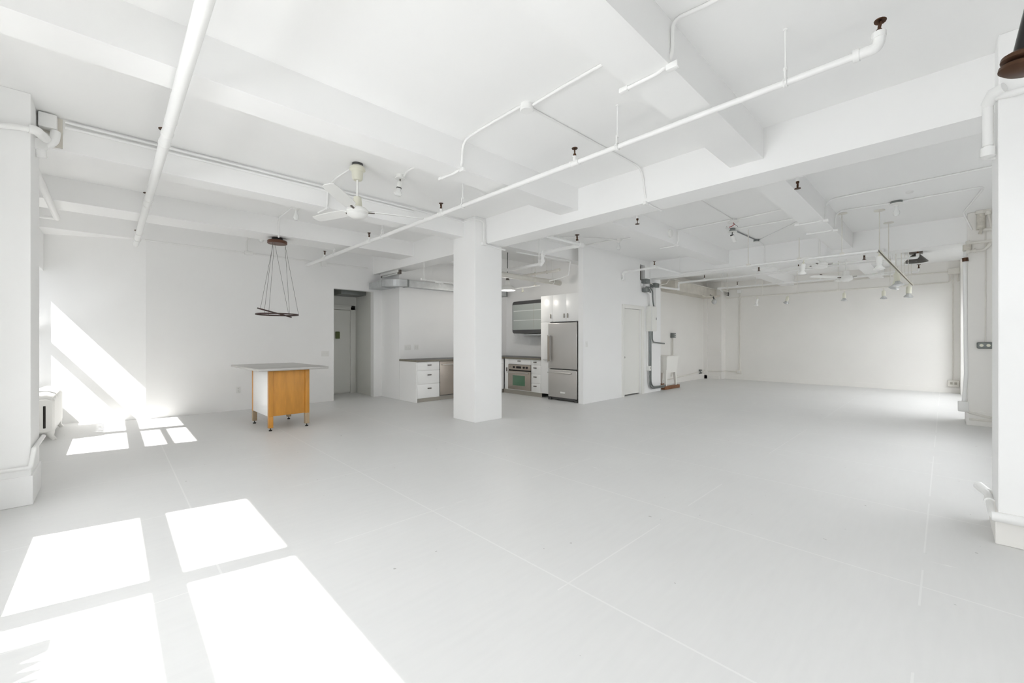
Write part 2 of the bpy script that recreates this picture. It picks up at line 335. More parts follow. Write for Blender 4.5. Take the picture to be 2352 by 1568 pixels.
def sprinkler_pipe(label, a, b, radii, heads, hangers, up=True, hang_top=ZC, scale=1.0, group='overhead sprinkler pipes', extra=None, collars=()):
    """straight run a-b; heads and hangers are given by their place along the run (picture column)"""
    a, b = V(a), V(b); t = thing('sprinkler_pipe', label, 'pipe', a, group)
    hp = [on_line(a, b, x) if not isinstance(x, V) else x for x in heads]
    stops = [a] + sorted(hp, key=lambda p: (p-a).length) + [b]; m = MB(); rs = radii
    for i, (p, q) in enumerate(zip(stops, stops[1:])):
        k = i/max(1, len(stops)-2); m.tube([p, q], rs[0]*(1-k)+rs[1]*k, 14)
    if extra: extra(m)
    m.build('pipe_run', 'pipe', t)
    d = (b-a).normalized(); ang = math.atan2(d.y, d.x) - PI/2
    for p in hp:
        k = (p-a).length/max(0.01, (b-a).length); r = (rs[0]*(1-k)+rs[1]*k)
        me = tee_mesh(r*1.02, 0.055+r*0.4).data('tee_fitting', 'pipe'); o = inst(me, 'tee_fitting', t, p, (0 if up else PI, 0, ang))
        off = V((0, 0, (0.055+r*0.4)*(1 if up else -1))); h = inst(HEAD_UP if up else HEAD_DN, 'sprinkler_head', t, p+off, (0, 0, ang+0.5)); h.scale = (scale,)*3; h['label'] = 'rusty brown sprinkler head'
    for x in collars:
        p = on_line(a, b, x); k = (p-a).length/(b-a).length; r = (rs[0]*(1-k)+rs[1]*k)
        MB().tube([p-d*0.03, p-d*0.022, p+d*0.022, p+d*0.03], r*1.25, 12, radii=[r*1.18, r*1.3, r*1.3, r*1.18]).build('coupling', 'pipe', t)
    for hx in hangers:
        x, top = hx if isinstance(hx, tuple) else (hx, hang_top)
        p = on_line(a, b, x); k = (p-a).length/(b-a).length; r = (rs[0]*(1-k)+rs[1]*k)
        m = MB(); m.cyl(p+V((0, 0, r+0.06)), V((p.x, p.y, top)), 0.006, 8); m.cyl(V((p.x, p.y, top-0.01)), V((p.x, p.y, top)), 0.014, 10)
        u = d.cross(V((0, 0, 1))); w = 0.012
        ringp = [p + u*(r+0.004)*math.cos(q) + V((0, 0, 1))*(r+0.004)*math.sin(q) for q in [2*PI*i/16 for i in range(17)]]
        for e in (-1, 0, 1): m.tube([q + d*e*0.008 for q in ringp], 0.0045, 6, caps=False)
        bx = MB(); 
        for s_ in (-1, 1): m.tube([p+u*s_*(r*0.55)+V((0, 0, r*0.8)), p+u*s_*0.012+V((0, 0, r+0.065))], 0.008, 6)
        m.cyl(p+V((0, 0, r+0.055)), p+V((0, 0, r+0.075)), 0.014, 8)
        m.build('hanger_rod', 'pipe', t)
    return t
# main run in the left bay
P1a, P1b = V((3.00, 9.46, 2.954)), V((3.17, 0.262, 3.03))
def p1x(m):
    m.tube(path([P1b+V((0, 0.10, 0)), P1b, P1b+V((0, -0.0, 0.075))], 0.035), 0.029, 12)
    m.tube([P1b+V((0, 0.115, 0)), P1b+V((0, 0.085, 0))], 0.036, 12); m.tube([P1b+V((0, 0, 0.05)), P1b+V((0, 0, 0.082))], 0.034, 12)
t = sprinkler_pipe('long white sprinkler pipe crossing the whole near ceiling to the left wall', P1a, P1b, (0.034, 0.021), [746, 848, 1013, 1320], [768, 878, 1063, 1418, 1804], extra=p1x, scale=1.05)
h = inst(HEAD_UP, 'sprinkler_head', t, P1b+V((0, 0, 0.08)), (0.12, 0.1, 0.4)); h.scale = (1.05,)*3; h['label'] = 'rusty brown sprinkler head'
# second main at far left
P2a, P2b = V((0.284, 9.46, 2.964)), V((0.345, -0.75, 3.018))
t = sprinkler_pipe('thick white sprinkler pipe overhead at the left, running toward the camera', P2a, P2b, (0.038, 0.027), [], [(392, ZC)], collars=[315, 319, 337.5, 341, 378, 384])
for x, k in ((315, 1), (337.5, 1), (376, 1)):
    p = on_line(P2a, P2b, x); h = inst(HEAD_UP, 'sprinkler_head', t, p+V((-0.0, 0, 0.052)), (0, 0, 1.2)); h.scale = (1.3,)*3; h['label'] = 'rusty brown sprinkler head'
    MB().cyl(p+V((0, 0, 0.03)), p+V((0, 0, 0.058)), 0.02, 10).build('tee_fitting', 'pipe', t)
# hidden run behind the girder: only its two hanging heads show
e = at_x(1464, 494, 5.03); e2 = at_x(1832, 408, 5.03)
sprinkler_pipe('white sprinkler pipe tucked behind the near girder, two heads hanging below', (5.03, 4.9, 3.03), (5.03, -0.6, 3.03), (0.028, 0.022), [V((5.03, e.y, 3.03)), V((5.03, e2.y, 3.03))], [], up=False, scale=1.05)
# middle bay run beside the far girder, with its dog-leg from the partition
q0, q1, q2 = at_y(1432, 626, 5.25), None, None
A3 = V((q0.x, q0.y, 2.955)); B3 = V((A3.x, 4.40, 2.965)); C3 = V((9.90, 4.40, 2.955)); D3 = V((9.90, 0.75, 2.955))
def p3x(m):
    m.tube(path([A3+V((0, 0.0, -0.16)), A3, B3, C3, C3+V((0, -0.2, 0))], 0.05), 0.024, 12)
    for p, q in ((A3+V((0, 0, -0.17)), A3+V((0, 0, -0.13))), (A3+V((0, -0.05, 0)), A3+V((0, -0.09, 0))), (A3+V((0, 0, -0.03)), A3+V((0, 0, -0.07))), (C3+V((-0.05, 0, 0)), C3+V((-0.09, 0, 0))), (C3+V((0, -0.05, 0)), C3+V((0, -0.1, 0)))): m.cyl(p, q, 0.033, 12)
    m.tube([A3+V((0, 0, -0.15)), A3+V((0, 0.04, -0.18))], 0.026, 12)
t = sprinkler_pipe('white sprinkler pipe along the far girder, bent at the partition wall', C3, D3, (0.025, 0.021), [], [1561, 1901], extra=p3x)
for p, up in ((on_line(A3, B3, 1503), True), (on_line(C3, D3, 1743), False), (on_line(C3, D3, 1985), False)):
    o = inst(tee_mesh(0.026).data('tee_fitting', 'pipe'), 'tee_fitting', t, p, (0 if up else PI, 0, 0)); h = inst(HEAD_UP if up else HEAD_DN, 'sprinkler_head', t, p+V((0, 0, 0.06 if up else -0.06)), (0, 0, 0.8)); h.scale = (1.1,)*3; h['label'] = 'rusty brown sprinkler head'
# far bay, first run
A4, B4 = V((11.9, 5.38, 3.02)), V((11.9, 0.385, 3.045))
def p4x(m):
    m.tube(path([A4+V((-0.9, 0.12, -0.19)), A4+V((0, 0.0, -0.19)), A4, A4+V((0, -0.3, 0))], 0.07), 0.028, 12)
    m.cyl(A4+V((0, 0, -0.14)), A4+V((0, 0, -0.22)), 0.038, 12); m.tube(path([B4+V((0, 0.1, 0)), B4, B4+V((0, 0, 0.08))], 0.04), 0.026, 12)
t = sprinkler_pipe('white sprinkler pipe crossing in front of the boxed plaster beam', A4, B4, (0.03, 0.024), [1618, 1834], [1659.5, 2051], extra=p4x, scale=1.2)
h = inst(HEAD_UP, 'sprinkler_head', t, B4+V((0, 0, 0.08)), (0, 0, 0.3)); h.scale = (1.35,)*3; h['label'] = 'rusty brown sprinkler head'
A5, B5 = V((14.2, 5.07, 3.03)), V((14.2, 0.44, 3.022))
def p5x(m):
    m.tube(path([A5+V((0.85, 0.2, -0.02)), A5+V((0.0, 0.02, -0.0)), A5+V((0, -0.3, 0))], 0.05), 0.026, 12); m.cyl(A5+V((0, 0.05, 0)), A5+V((0, -0.06, 0)), 0.04, 12)
    m.tube(path([B5+V((0, 0.1, 0)), B5, B5+V((0, 0, 0.08))], 0.04), 0.025, 12)
t = sprinkler_pipe('thin white sprinkler pipe furthest back, near the end wall', A5, B5, (0.028, 0.022), [1693.5, 1885.5], [1736], extra=p5x, scale=1.3)
h = inst(HEAD_UP, 'sprinkler_head', t, B5+V((0, 0, 0.08)), (0, 0, 0.3)); h.scale = (1.35,)*3; h['label'] = 'rusty brown sprinkler head'
# kitchen run seen beyond the centre column
t = thing('sprinkler_pipe', 'white stepped sprinkler pipe at the kitchen entrance with elbows and one head', 'pipe', (6.9, 5.4, 3.0), 'overhead sprinkler pipes')
zk = 3.02; E1 = at_z(1334, 562, zk); E0 = at_y(1255, 540, E1.y); E0 = V((5.0, E1.y, zk)); E2 = at_x(1246, 583, E1.x); E2 = V((E1.x, E2.y, zk-0.01))
E3 = V((E1.x, E2.y, at_x(1244, 606, E1.x).z)); E4 = at_x(1150, 625, E1.x); E4 = V((E1.x, E4.y+0.3, E3.z))
m = MB(); m.tube([E0, E1+V((0.03, 0, 0))], 0.03, 12); m.tube(path([E1, E2, E3, E4], 0.05), 0.034, 12)
for p, q in ((E1+V((0, 0.03, 0)), E1+V((0, 0.14, 0))), (E2+V((0, -0.06, 0)), E2+V((0, -0.02, 0))), (E2+V((0, 0, -0.03)), E2+V((0, 0, -0.07))), (E3+V((0, 0, 0.03)), E3+V((0, 0, 0.08))), (E3+V((0, 0.03, 0)), E3+V((0, 0.08, 0))), (E1+V((-0.06, 0, 0)), E1+V((0.05, 0, 0)))): m.cyl(p, q, 0.046, 12)
m.build('pipe_run', 'pipe', t)
p = on_line(E0, E1, 1325.5); MB().cyl(p, p+V((0, 0, 0.06)), 0.02, 10).build('tee_fitting', 'pipe', t); h = inst(HEAD_UP, 'sprinkler_head', t, p+V((0, 0, 0.05)), (0, 0, 0.4)); h.scale = (1.5,)*3; h['label'] = 'rusty brown sprinkler head'
p = on_line(E3, E4, 1238); MB().cyl(p+V((0, 0, 0.03)), V((p.x, p.y, ZC)), 0.008, 8).cyl(p+V((0, 0, 0.02)), p+V((0, 0, 0.1)), 0.018, 8).build('hanger_rod', 'pipe', t)

# ------------------------------------------------------------------ conduits, boxes and wires
def conduit(label, segs, r=0.011, m='pipe', name='conduit', boxes=(), clamps=(), rad=0.06, shadow=None, group='surface conduits'):
    """segs: list of polylines; the first is the main run"""
    t = thing(name, label, 'conduit', segs[0][0], group); mb = MB()
    for sgm in segs: mb.tube(path(sgm, rad), r, 10)
    mb.build('tube', m, t)
    for c in clamps:
        a, b = V(c[0]), V(c[1]); d = (b-a).normalized(); MB().tube([a-d*0.0, a+d*0.012], r*1.5, 10).build('clamp', m, t)
    for bx in boxes: bx.build('elbow_box', m, t)
    return t
def lug(p, s=0.028, ax=0):
    p = V(p); return MB().box(p.x-s*(1.5 if ax == 0 else 0.8), p.x+s*(1.5 if ax == 0 else 0.8), p.y-s*(1.5 if ax == 1 else 0.8), p.y+s*(1.5 if ax == 1 else 0.8), p.z-s*0.8, p.z+s*0.8, 0.008)
zc = ZC-0.014; zj = ZJ-0.014
# left wall
yw = YB-0.016; a = V((0.40, yw, 3.055)); b = V((4.35, yw, 3.045))
pb = on_line(a, b, 571); ps = on_line(a, b, 743)
conduit('long white conduit along the top of the left wall', [[a, b]], 0.013, clamps=[(on_line(a, b, x), b) for x in (430, 480, 540, 640, 700)])
t = thing('junction_box', 'rounded white junction box on the left wall conduit, with a branch going up', 'junction box', pb, 'wall junction boxes')
MB().box(pb.x-0.075, pb.x+0.075, yw-0.045, yw+0.016, pb.z-0.035, pb.z+0.035, 0.02, 3).build('box', 'pipe', t); MB().box(pb.x-0.05, pb.x+0.03, yw-0.05, yw-0.044, pb.z-0.004, pb.z+0.004).build('slot', 'plate', t)
J5b = at_z(594, 536, ZC); up0 = V((pb.x-0.03, yw, pb.z+0.03)); up1 = V((pb.x-0.03, yw, ZC-0.02)); MB().tube(path([up0, up1, V((pb.x+0.10, 9.2, ZC-0.02))], 0.09), 0.012, 10).build('tube', 'pipe', t)
t = thing('junction_box', 'square white junction box on the left wall beneath the end of the long sprinkler pipe', 'junction box', ps, 'wall junction boxes')
MB().box(ps.x-0.055, ps.x+0.055, yw-0.05, yw+0.016, ps.z-0.08, ps.z+0.035, 0.012).build('box', 'pipe', t)
def bulb_mesh(s=1.0): return MB().lathe([(0, -0.115*s), (0.018*s, -0.112*s), (0.030*s, -0.09*s), (0.031*s, -0.075*s), (0.024*s, -0.05*s), (0.0145*s, -0.03*s), (0.013*s, 0.0), (0, 0)], n=16).data('bulb', 'bulb')
BULB = bulb_mesh(1.25)
def bare_bulb(label, p, conduits=(), base_r=0.055, bm='pipe', rot=(0, 0, 0)):
    """porcelain lampholder on a round box under a ceiling, bare bulb below; p = ceiling point"""
    p = V(p); t = thing('bare_bulb_fixture', label, 'light fixture', p, 'bare bulb lampholders')
    MB().lathe([(0, 0), (base_r*0.9, 0), (base_r*0.9, -0.032), (0, -0.032)], p, n=18).build('ceiling_box', bm, t)
    MB().lathe([(0, -0.032), (base_r, -0.032), (base_r, -0.042), (0.032, -0.055), (0.027, -0.075), (0, -0.075)], p, n=18).build('lampholder', 'plate', t)
    inst(BULB, 'bulb', t, p+V((0, 0, -0.072)), rot)
    return t
J4b = at_z(680, 473, ZC); bare_bulb('bare bulb on the ceiling between the wide joist and left column joist, above the pendant', J4b)
J4c = V((J4b.x, 7.60, ZC)); q = at_y(640, 500, 7.607)
conduit('short white conduit from the bare bulb down to the ring pendant', [[J4b+V((-0.03, 0, -0.014)), V((q.x, 7.607, zc)), V((q.x, 7.607, 3.04))]], 0.012, rad=0.12)
pB = at_z(594, 534, ZC); bare_bulb('bare bulb tucked behind the wide joist near the left wall', (pB.x, 8.75, ZC))
# along the joist between the columns
y3 = 5.58; k = lambda x, y: at_y(x, y, y3)
a3 = k(150, 289); b3 = V((4.22, y3, 3.335)); a3.z = b3.z = 3.335
a3 = V((a3.x, y3, 3.335)); cA = V((4.40, 5.282, 3.30)); cz = at_y(1111, 560, 5.282).z; xx = at_y(1111, 540, 5.282).x
conduit('pair of white conduits along the joist from the left column box to the centre column', [
    [a3+V((0, 0, 0.01)), b3, V((4.236, 5.6, 3.325)), V((4.236, 5.28, 3.315)), V((xx, 5.276, 3.31)), V((xx, 5.276, cz)), at_y(1150, 572, 5.276), at_y(1160, 574, 5.276)],
    [a3+V((0, 0.004, -0.035)), V((3.3, y3+0.004, 3.297))]], 0.014, clamps=[(k(x, y).lerp(k(x, y), 0)*1.0, b3) for x, y in ()], boxes=[lug((xx, 5.276, cz), 0.03, 0)])
# ceiling fan feed
def fan_feed():
    p0 = at_z(803, 389, zc); p1 = at_z(772, 408, zc); p2 = at_y(752, 436, 5.585); p2 = V((p2.x, 5.585, zc-0.02)); p3 = V((p2.x, 5.585, zj)); p4 = V((p2.x-0.02, 5.86, zj))
    return [[p0, p1, p2, p3, p4]], p3
sg, pc = fan_feed(); conduit('white conduit feeding the near ceiling fan, stepping down the joist', sg, 0.012, boxes=[lug(pc, 0.02, 1)], rad=0.1)
# round ceiling box with three branches
pj = at_z(1210, 240, ZC); t = thing('junction_box', 'round white ceiling junction box with three conduits in the near bay', 'junction box', pj, 'ceiling junction boxes')
MB().lathe([(0, 0), (0.055, 0), (0.058, -0.05), (0.052, -0.056), (0, -0.056)], pj, n=24).build('box', 'pipe', t)
yJ2 = 3.38; f1 = at_z(1075, 316, zc); f2 = at_y(1062, 345, yJ2); f3 = V((f2.x, yJ2, zj)); f4 = V((f2.x-0.03, 3.72, zj))
conduit('white conduit from the round ceiling box over the second joist', [[pj+V((-0.04, 0.03, -0.016)), at_z(1105, 296, zc), V((f2.x, yJ2+0.0, zc)), f3, f4]], 0.0125, boxes=[lug(f3, 0.024, 1), lug(f4, 0.02, 1)], rad=0.13)
g1 = at_z(1543, 150, zj); yJ1 = 1.185
conduit('white conduit over the nearest joist, curving up to the ceiling', [[pj+V((0.02, -0.05, -0.016)), at_z(1300, 195, zc), V((pj.x+0.01, 1.53, zc))], [V((at_y(1545, 100, yJ1).x, yJ1+0.0, zj)) + V((0, 0.36, 0)), V((at_y(1545, 100, yJ1).x, yJ1, zj)), V((at_y(1545, 100, yJ1).x, yJ1, zc)), at_z(1600, 22, zc), at_z(1660, -8, zc)]], 0.0125,
    boxes=[lug((at_y(1545, 100, yJ1).x, yJ1, zj), 0.026, 1), lug((at_y(1545, 100, yJ1).x, 1.53, zj), 0.022, 1)], rad=0.13)
xg = 4.475; w1 = at_z(1462, 379, zc); w2 = at_x(1483, 430, xg); w3 = V((xg, w2.y, 2.955-0.014)); w4 = V((4.87, w2.y, 2.941))
conduit('thin white conduit from the round ceiling box down the near girder', [[pj+V((0.05, 0.0, -0.012)), V((xg, w1.y, zc)), w3, w4]], 0.0105, boxes=[lug(w3, 0.024, 0), lug(w4, 0.016, 0)], rad=0.16)
# middle bay fixtures
F1 = at_z(1684, 503, ZC); F2 = at_z(1682, 525, ZC); F3 = at_z(1737, 550, ZC)
t = thing('open_ceiling_box', 'round white ceiling box with loose red wire hanging out, middle bay', 'junction box', F1, 'ceiling junction boxes')
MB().lathe([(0, 0), (0.05, 0), (0.05, -0.04), (0, -0.04)], F1, n=20).build('box', 'pipe', t); MB().lathe([(0, -0.045), (0.085, -0.05), (0.085, -0.056), (0, -0.058)], F1, axis=(0.1, 0.1, 1), n=20).build('cover', 'plate', t)
MB().tube([F1+V((0, 0, -0.05)), F1+V((0.02, -0.01, -0.09)), F1+V((0.0, 0.03, -0.12)), F1+V((-0.02, 0.06, -0.13))], 0.006, 6).build('wire', 'red', t)
MB().tube([F1+V((-0.02, 0.06, -0.13)), F1+V((0.06, 0.13, -0.11)), (F1+F2)/2+V((0.0, 0.1, -0.03)), F2+V((-0.02, 0.03, -0.02))], 0.010, 8).build('flexible_cable', 'pipe', t)
MB().tube([F1+V((0.0, 0, -0.06)), F1+V((0.03, -0.03, -0.1)), F1+V((0.04, -0.06, -0.13))], 0.003, 6).build('wire', 'wire', t)
yS = 3.371; xs = at_y(1557, 545, yS).x
conduit('white conduit from the open ceiling box down the joist beside the smoke alarm', [[F1+V((-0.03, 0.03, -0.016)), V((xs+0.05, yS+0.03, zc)), V((xs, yS, zc-0.01)), V((xs, yS, zj)), V((xs-0.03, 3.70, zj))]], 0.013, boxes=[lug((xs, yS, zj), 0.018, 1)], rad=0.1)
conduit('thin white conduit from behind the near girder to the open ceiling box', [[at_z(1608, 459, zc), F1+V((-0.04, 0.0, -0.014))]], 0.009)
yA = 1.185
def over_joist(label, start, px_down, px_end, r=0.012, z=None):
    xd = at_y(px_down[0], px_down[1], yA).x
    segs = [[V(start), V((xd, 1.52, zc))], [V((xd-0.02, 1.53, zj)), V((xd, yA, zj)), V((xd, yA, zc)), at_z(px_end[0], px_end[1], zc)]]
    if z: segs[1] += z
    conduit(label, segs, r, boxes=[lug((xd, yA, zj), 0.022, 1), lug((xd-0.02, 1.53, zj), 0.022, 1)], rad=0.12)
over_joist('white conduit over the middle bay joist to the right column, upper of two', F1+V((0.03, -0.05, -0.015)), (1897, 485), (2278, 383))
e9 = at_z(2275, 426, zc)
over_joist('white conduit over the middle bay joist, lower of two, passing the bare bulb', F3+V((0.02, -0.05, -0.015)), (1919, 515), (2050, 466), z=[at_z(2262, 428, zc), V((9.72, -0.2, zc)), V((9.84, -0.3, 3.1))])
conduit('white conduit between the ceiling lampholder and the joist, middle bay', [[F2+V((0.02, -0.05, -0.015)), V((F2.x+0.02, 1.52, zc))]], 0.012)
t = thing('ceiling_spotlight', 'small white spotlight cylinder on a ceiling box, middle bay', 'spotlight', F2, 'spotlights')
MB().lathe([(0, 0), (0.05, 0), (0.05, -0.05), (0, -0.05)], F2, n=18).build('ceiling_box', 'conduit', t); MB().lathe([(0, -0.05), (0.075, -0.055), (0.075, -0.064), (0, -0.066)], F2, n=18).build('canopy', 'plate', t)
MB().tube([F2+V((0, 0, -0.06)), F2+V((-0.01, 0.0, -0.11))], 0.008, 8).lathe([(0, 0), (0.032, 0), (0.032, -0.015), (0, -0.015)], F2+V((-0.01, 0, -0.115)), n=14).build('swivel', 'darksteel', t)
MB().lathe([(0, 0), (0.034, 0), (0.034, -0.125), (0.028, -0.125), (0.028, -0.09), (0, -0.09)], F2+V((-0.01, 0, -0.13)), axis=(-0.35, 0.28, 1), n=18).build('lamp_head', 'fanw', t)
t = thing('junction_box', 'small steel ceiling junction box beside the far girder', 'junction box', F3, 'ceiling junction boxes')
MB().lathe([(0, 0), (0.05, 0), (0.05, -0.045), (0, -0.045)], F3, n=18).build('box', 'conduit', t); MB().lathe([(0, -0.045), (0.058, -0.045), (0.058, -0.052), (0, -0.052)], F3, n=18).build('cover', 'plate', t)
conduit('grey conduit between ceiling spotlight and small steel ceiling box', [[F2+V((0.04, 0.0, -0.014)), F3+V((-0.04, 0, -0.014))]], 0.010, 'conduit')
yq = at_x(1756, 590, 10.045).y
conduit('white conduit from small steel ceiling box down the far girder', [[F3+V((0.04, 0, -0.014)), V((10.045, yq, zc)), V((10.045, yq, 2.93)), V((10.42, yq-0.02, 2.931))]], 0.012, rad=0.15)
bf = at_z(2059, 462, ZC); bare_bulb('bare bulb on a steel ceiling box near the right column, middle bay', bf, bm='conduit', base_r=0.075)
sm = at_z(2089, 440, ZC); tag(MB().lathe([(0, 0), (0.04, 0), (0.036, -0.02), (0, -0.024)], sm, n=20).build('ceiling_disc', 'plate'), 'tiny white round disc on the ceiling above the bare bulb by the right column', 'disc')
# kitchen entrance bulb
kb = at_z(1421, 549, ZC); bare_bulb('bare bulb on the ceiling in front of the partition wall', kb)
conduit('white conduits either side of the bare bulb by the partition wall', [[at_z(1345, 563, zc), kb+V((-0.05, 0.02, -0.015))], [V((6.3, 5.2, zc)), at_z(1378, 547, zc), kb+V((-0.02, 0.05, -0.015))], [kb+V((0.03, -0.03, -0.015)), V((kb.x+0.05, 3.70, zc))]], 0.012)
conduit('crooked white conduit dropping at the kitchen entrance', [[V((E1.x-0.45, 5.57, 3.0)), at_y(1310, 600, 5.57), at_y(1308, 612, 5.57), at_y(1306, 632, 5.57), at_y(1275, 642, 5.9), at_y(1262, 645, 6.1)]], 0.012, rad=0.03)
# smoke alarm on the joist
sa = at_y(1538, 536, 3.385); t = thing('smoke_alarm', 'round white smoke alarm on the side of the middle bay joist', 'smoke alarm', sa)
MB().lathe([(0, 0), (0.078, 0), (0.078, 0.015), (0, 0.015)], sa, axis=(0, -1, 0), n=28).build('base', 'plate', t); MB().lathe([(0, 0.015), (0.066, 0.015), (0.06, 0.042), (0.045, 0.05), (0, 0.05)], sa, axis=(0, -1, 0), n=28).build('cover', 'plate', t)
# ------------------------------------------------------------------ spotlights and tracks
def spot_proto(body='fanw', face='refl', s=1.0):
    """meshes of a clip spotlight, hanging along -z from its swivel at the origin"""
    st = MB().cyl((0, 0, 0.0), (0, 0, -0.05*s), 0.007*s, 8).box(-0.02*s, 0.02*s, -0.012*s, 0.012*s, -0.055*s, -0.035*s).data('swivel_bracket', 'cream')
    bo = MB().lathe([(0, -0.05), (0.028*s, -0.05*s), (0.034*s, -0.07*s), (0.034*s, -0.16*s), (0.030*s, -0.165*s), (0, -0.165*s)], n=18).data('socket', body)
    bu = MB().lathe([(0, -0.16*s), (0.026*s, -0.16*s), (0.028*s, -0.175*s), (0.062*s, -0.215*s), (0.064*s, -0.222*s), (0.05*s, -0.232*s), (0, -0.238*s)], n=20).data('reflector_bulb', face)
    return st, bo, bu
WSPOT, CSPOT = spot_proto('fanw', 'fanw'), spot_proto('cream', 'refl')
def spot(label, p, meshes, rot=(0, 0, 0), s=1.0, group='track spotlights'):
    t = thing('track_spotlight', label, 'spotlight', p, group)
    for me, nm in zip(meshes, ('swivel_bracket', 'socket', 'reflector_bulb')):
        o = inst(me, nm, t, p, rot); o.scale = (s,)*3
    return t
# near ceiling spotlight by the fan
ps = at_z(919, 402, ZC); t = thing('ceiling_spotlight', 'white ceiling lampholder with tilted reflector bulb right of the near fan', 'spotlight', ps, 'spotlights')
MB().lathe([(0, 0), (0.05, 0), (0.05, -0.035), (0, -0.035)], ps, n=18).lathe([(0, -0.035), (0.062, -0.037), (0.062, -0.047), (0, -0.05)], ps, n=20).build('canopy', 'plate', t)
MB().tube([ps+V((0, 0, -0.04)), ps+V((0.0, 0.0, -0.085))], 0.008, 8).build('swivel', 'handle', t)
ax = V((0.10, -0.28, 1)).normalized()   # leans toward the left wall
MB().lathe([(0, 0), (0.024, 0), (0.03, -0.02), (0.03, -0.075), (0, -0.075)], ps+V((0, 0, -0.08)), axis=(0.13, -0.12, 1), n=18).build('socket', 'plate', t)
MB().lathe([(0, -0.074), (0.031, -0.074), (0.031, -0.085), (0, -0.085)], ps+V((0, 0, -0.08)), axis=(0.13, -0.12, 1), n=18).build('socket_collar', 'darksteel', t)
MB().lathe([(0, -0.085), (0.025, -0.085), (0.027, -0.11), (0.05, -0.145), (0.052, -0.155), (0.035, -0.175), (0, -0.182)], ps+V((0, 0, -0.08)), axis=(0.13, -0.12, 1), n=20).build('bulb', 'bulb', t)
MB().tube(path([ps+V((0.03, -0.03, -0.02)), at_z(935, 393, zc), V((at_z(950, 386, zc).x, 3.72, zc))], 0.1), 0.012, 8).build('feed_conduit', 'pipe', t)
# track one: along Y, then a dark run going away along X
ZT = 2.712
T1a, T1b = V((8.40, 2.70, ZT)), V((8.40, 0.70, ZT)); T2a, T2b = V((8.42, 0.70, ZT)), V((14.3, 0.555, ZT))
def rod(t, p, foot=0.0, top=ZC, plate=False, r=0.007):
    m = MB().cyl((p.x, p.y, p.z+foot), (p.x, p.y, top), r, 8).box(p.x-0.025, p.x+0.025, p.y-0.03, p.y+0.03, p.z, p.z+0.035, 0.006)
    if plate: m.lathe([(0, 0), (0.065, 0), (0.07, -0.012), (0, -0.016)], (p.x, p.y, top), n=22)
    m.build('hanger_rod', 'oldpipe', t)
t = thing('light_track', 'white lamp track hanging on rods in front of the far girder', 'track', T1a, 'hanging lamp tracks')
MB().box(8.38, 8.42, 0.70, 2.70, ZT-0.012, ZT+0.014, 0.004).build('rail', 'pipe', t)
for x, pl in ((1718.8, 0), (1835.7, 0), (1934, 1), (2023.3, 1)): rod(t, on_line(T1a, T1b, x) if x < 2020 else V((8.62, 0.705, ZT)), top=ZC if x != 1835.7 else ZJ, plate=bool(pl))
t = thing('light_track', 'dark slotted lamp track running back toward the end wall', 'track', T2a, 'hanging lamp tracks')
m = MB(); dv = (T2b-T2a); nrm = V((dv.y, -dv.x, 0)).normalized()
for s_ in (-1, 1): m.tube([T2a+nrm*s_*0.016, T2b+nrm*s_*0.016], 0.007, 6)
m.build('rail', 'cream', t); MB().tube([T2a+V((0, 0, 0.004)), T2b+V((0, 0, 0.004))], 0.012, 4).build('slot', 'trackd', t)
for x in (2041, 2057.5, 2070.5, 2078.5, 2086, 2093): rod(t, on_line(T2a, T2b, x), plate=(x == 2041))
XT = 13.45; T3a, T3b = V((XT, 4.60, 2.622)), V((XT, 0.58, 2.622))
t = thing('light_track', 'thin cream lamp track furthest back, in front of the end wall', 'track', T3a, 'hanging lamp tracks')
MB().box(XT-0.012, XT+0.012, T3b.y, T3a.y, 2.610, 2.632, 0.003).build('rail', 'oldpipe', t)
for x in (1670.5, 1751.5, 1831.5, 1925.8, 2044.6): 
    p = on_line(T3a, T3b, x); rod(t, p, top=ZJ if 3.29 < p.y < 3.62 or 1.17 < p.y < 1.46 else ZC)
spot('white spotlight with wide reflector at the corner of the white track', on_line(T2a, T2b, 2019.5)+V((0, 0, -0.02)), WSPOT, (0, 0.0, 0), 1.12)
spot('white spotlight tilted on the white track, left of the middle bay fan', on_line(T1a, T1b, 1846.5)+V((0, 0, -0.02)), WSPOT, (0.2, -0.42, 0), 1.0)
spot('cream spotlight on the dark track, nearest to the white track', on_line(T2a, T2b, 2057.5)+V((0, 0, -0.03)), CSPOT, (-0.12, 0.10, 0), 1.35)
spot('cream spotlight on the dark track, tilted, in the middle of three', on_line(T2a, T2b, 2066)+V((0, 0, -0.03)), CSPOT, (0.3, -0.25, 0), 1.35)
spot('cream spotlight at the far end of the dark track', on_line(T2a, T2b, 2088.5)+V((0, 0, -0.03)), CSPOT, (0.05, -0.05, 0), 1.45)
spot('white spotlight on the back track, first beside the alcove', on_line(T3a, T3b, 1740)+V((0, 0, -0.02)), WSPOT, (0.25, -0.25, 0), 1.1)
spot('cream spotlight on the back track, second from the alcove, tilted', on_line(T3a, T3b, 1811)+V((0, 0, -0.02)), CSPOT, (0.3, -0.3, 0), 1.1)
spot('cream spotlight on the back track, third from the alcove, straight down', on_line(T3a, T3b, 1939.5)+V((0, 0, -0.02)), CSPOT, (0.03, 0.02, 0), 1.1)
spot('cream spotlight on the back track, nearest to the right column', on_line(T3a, T3b, 2030)+V((0, 0, -0.02)), CSPOT, (0.02, -0.05, 0), 1.1)

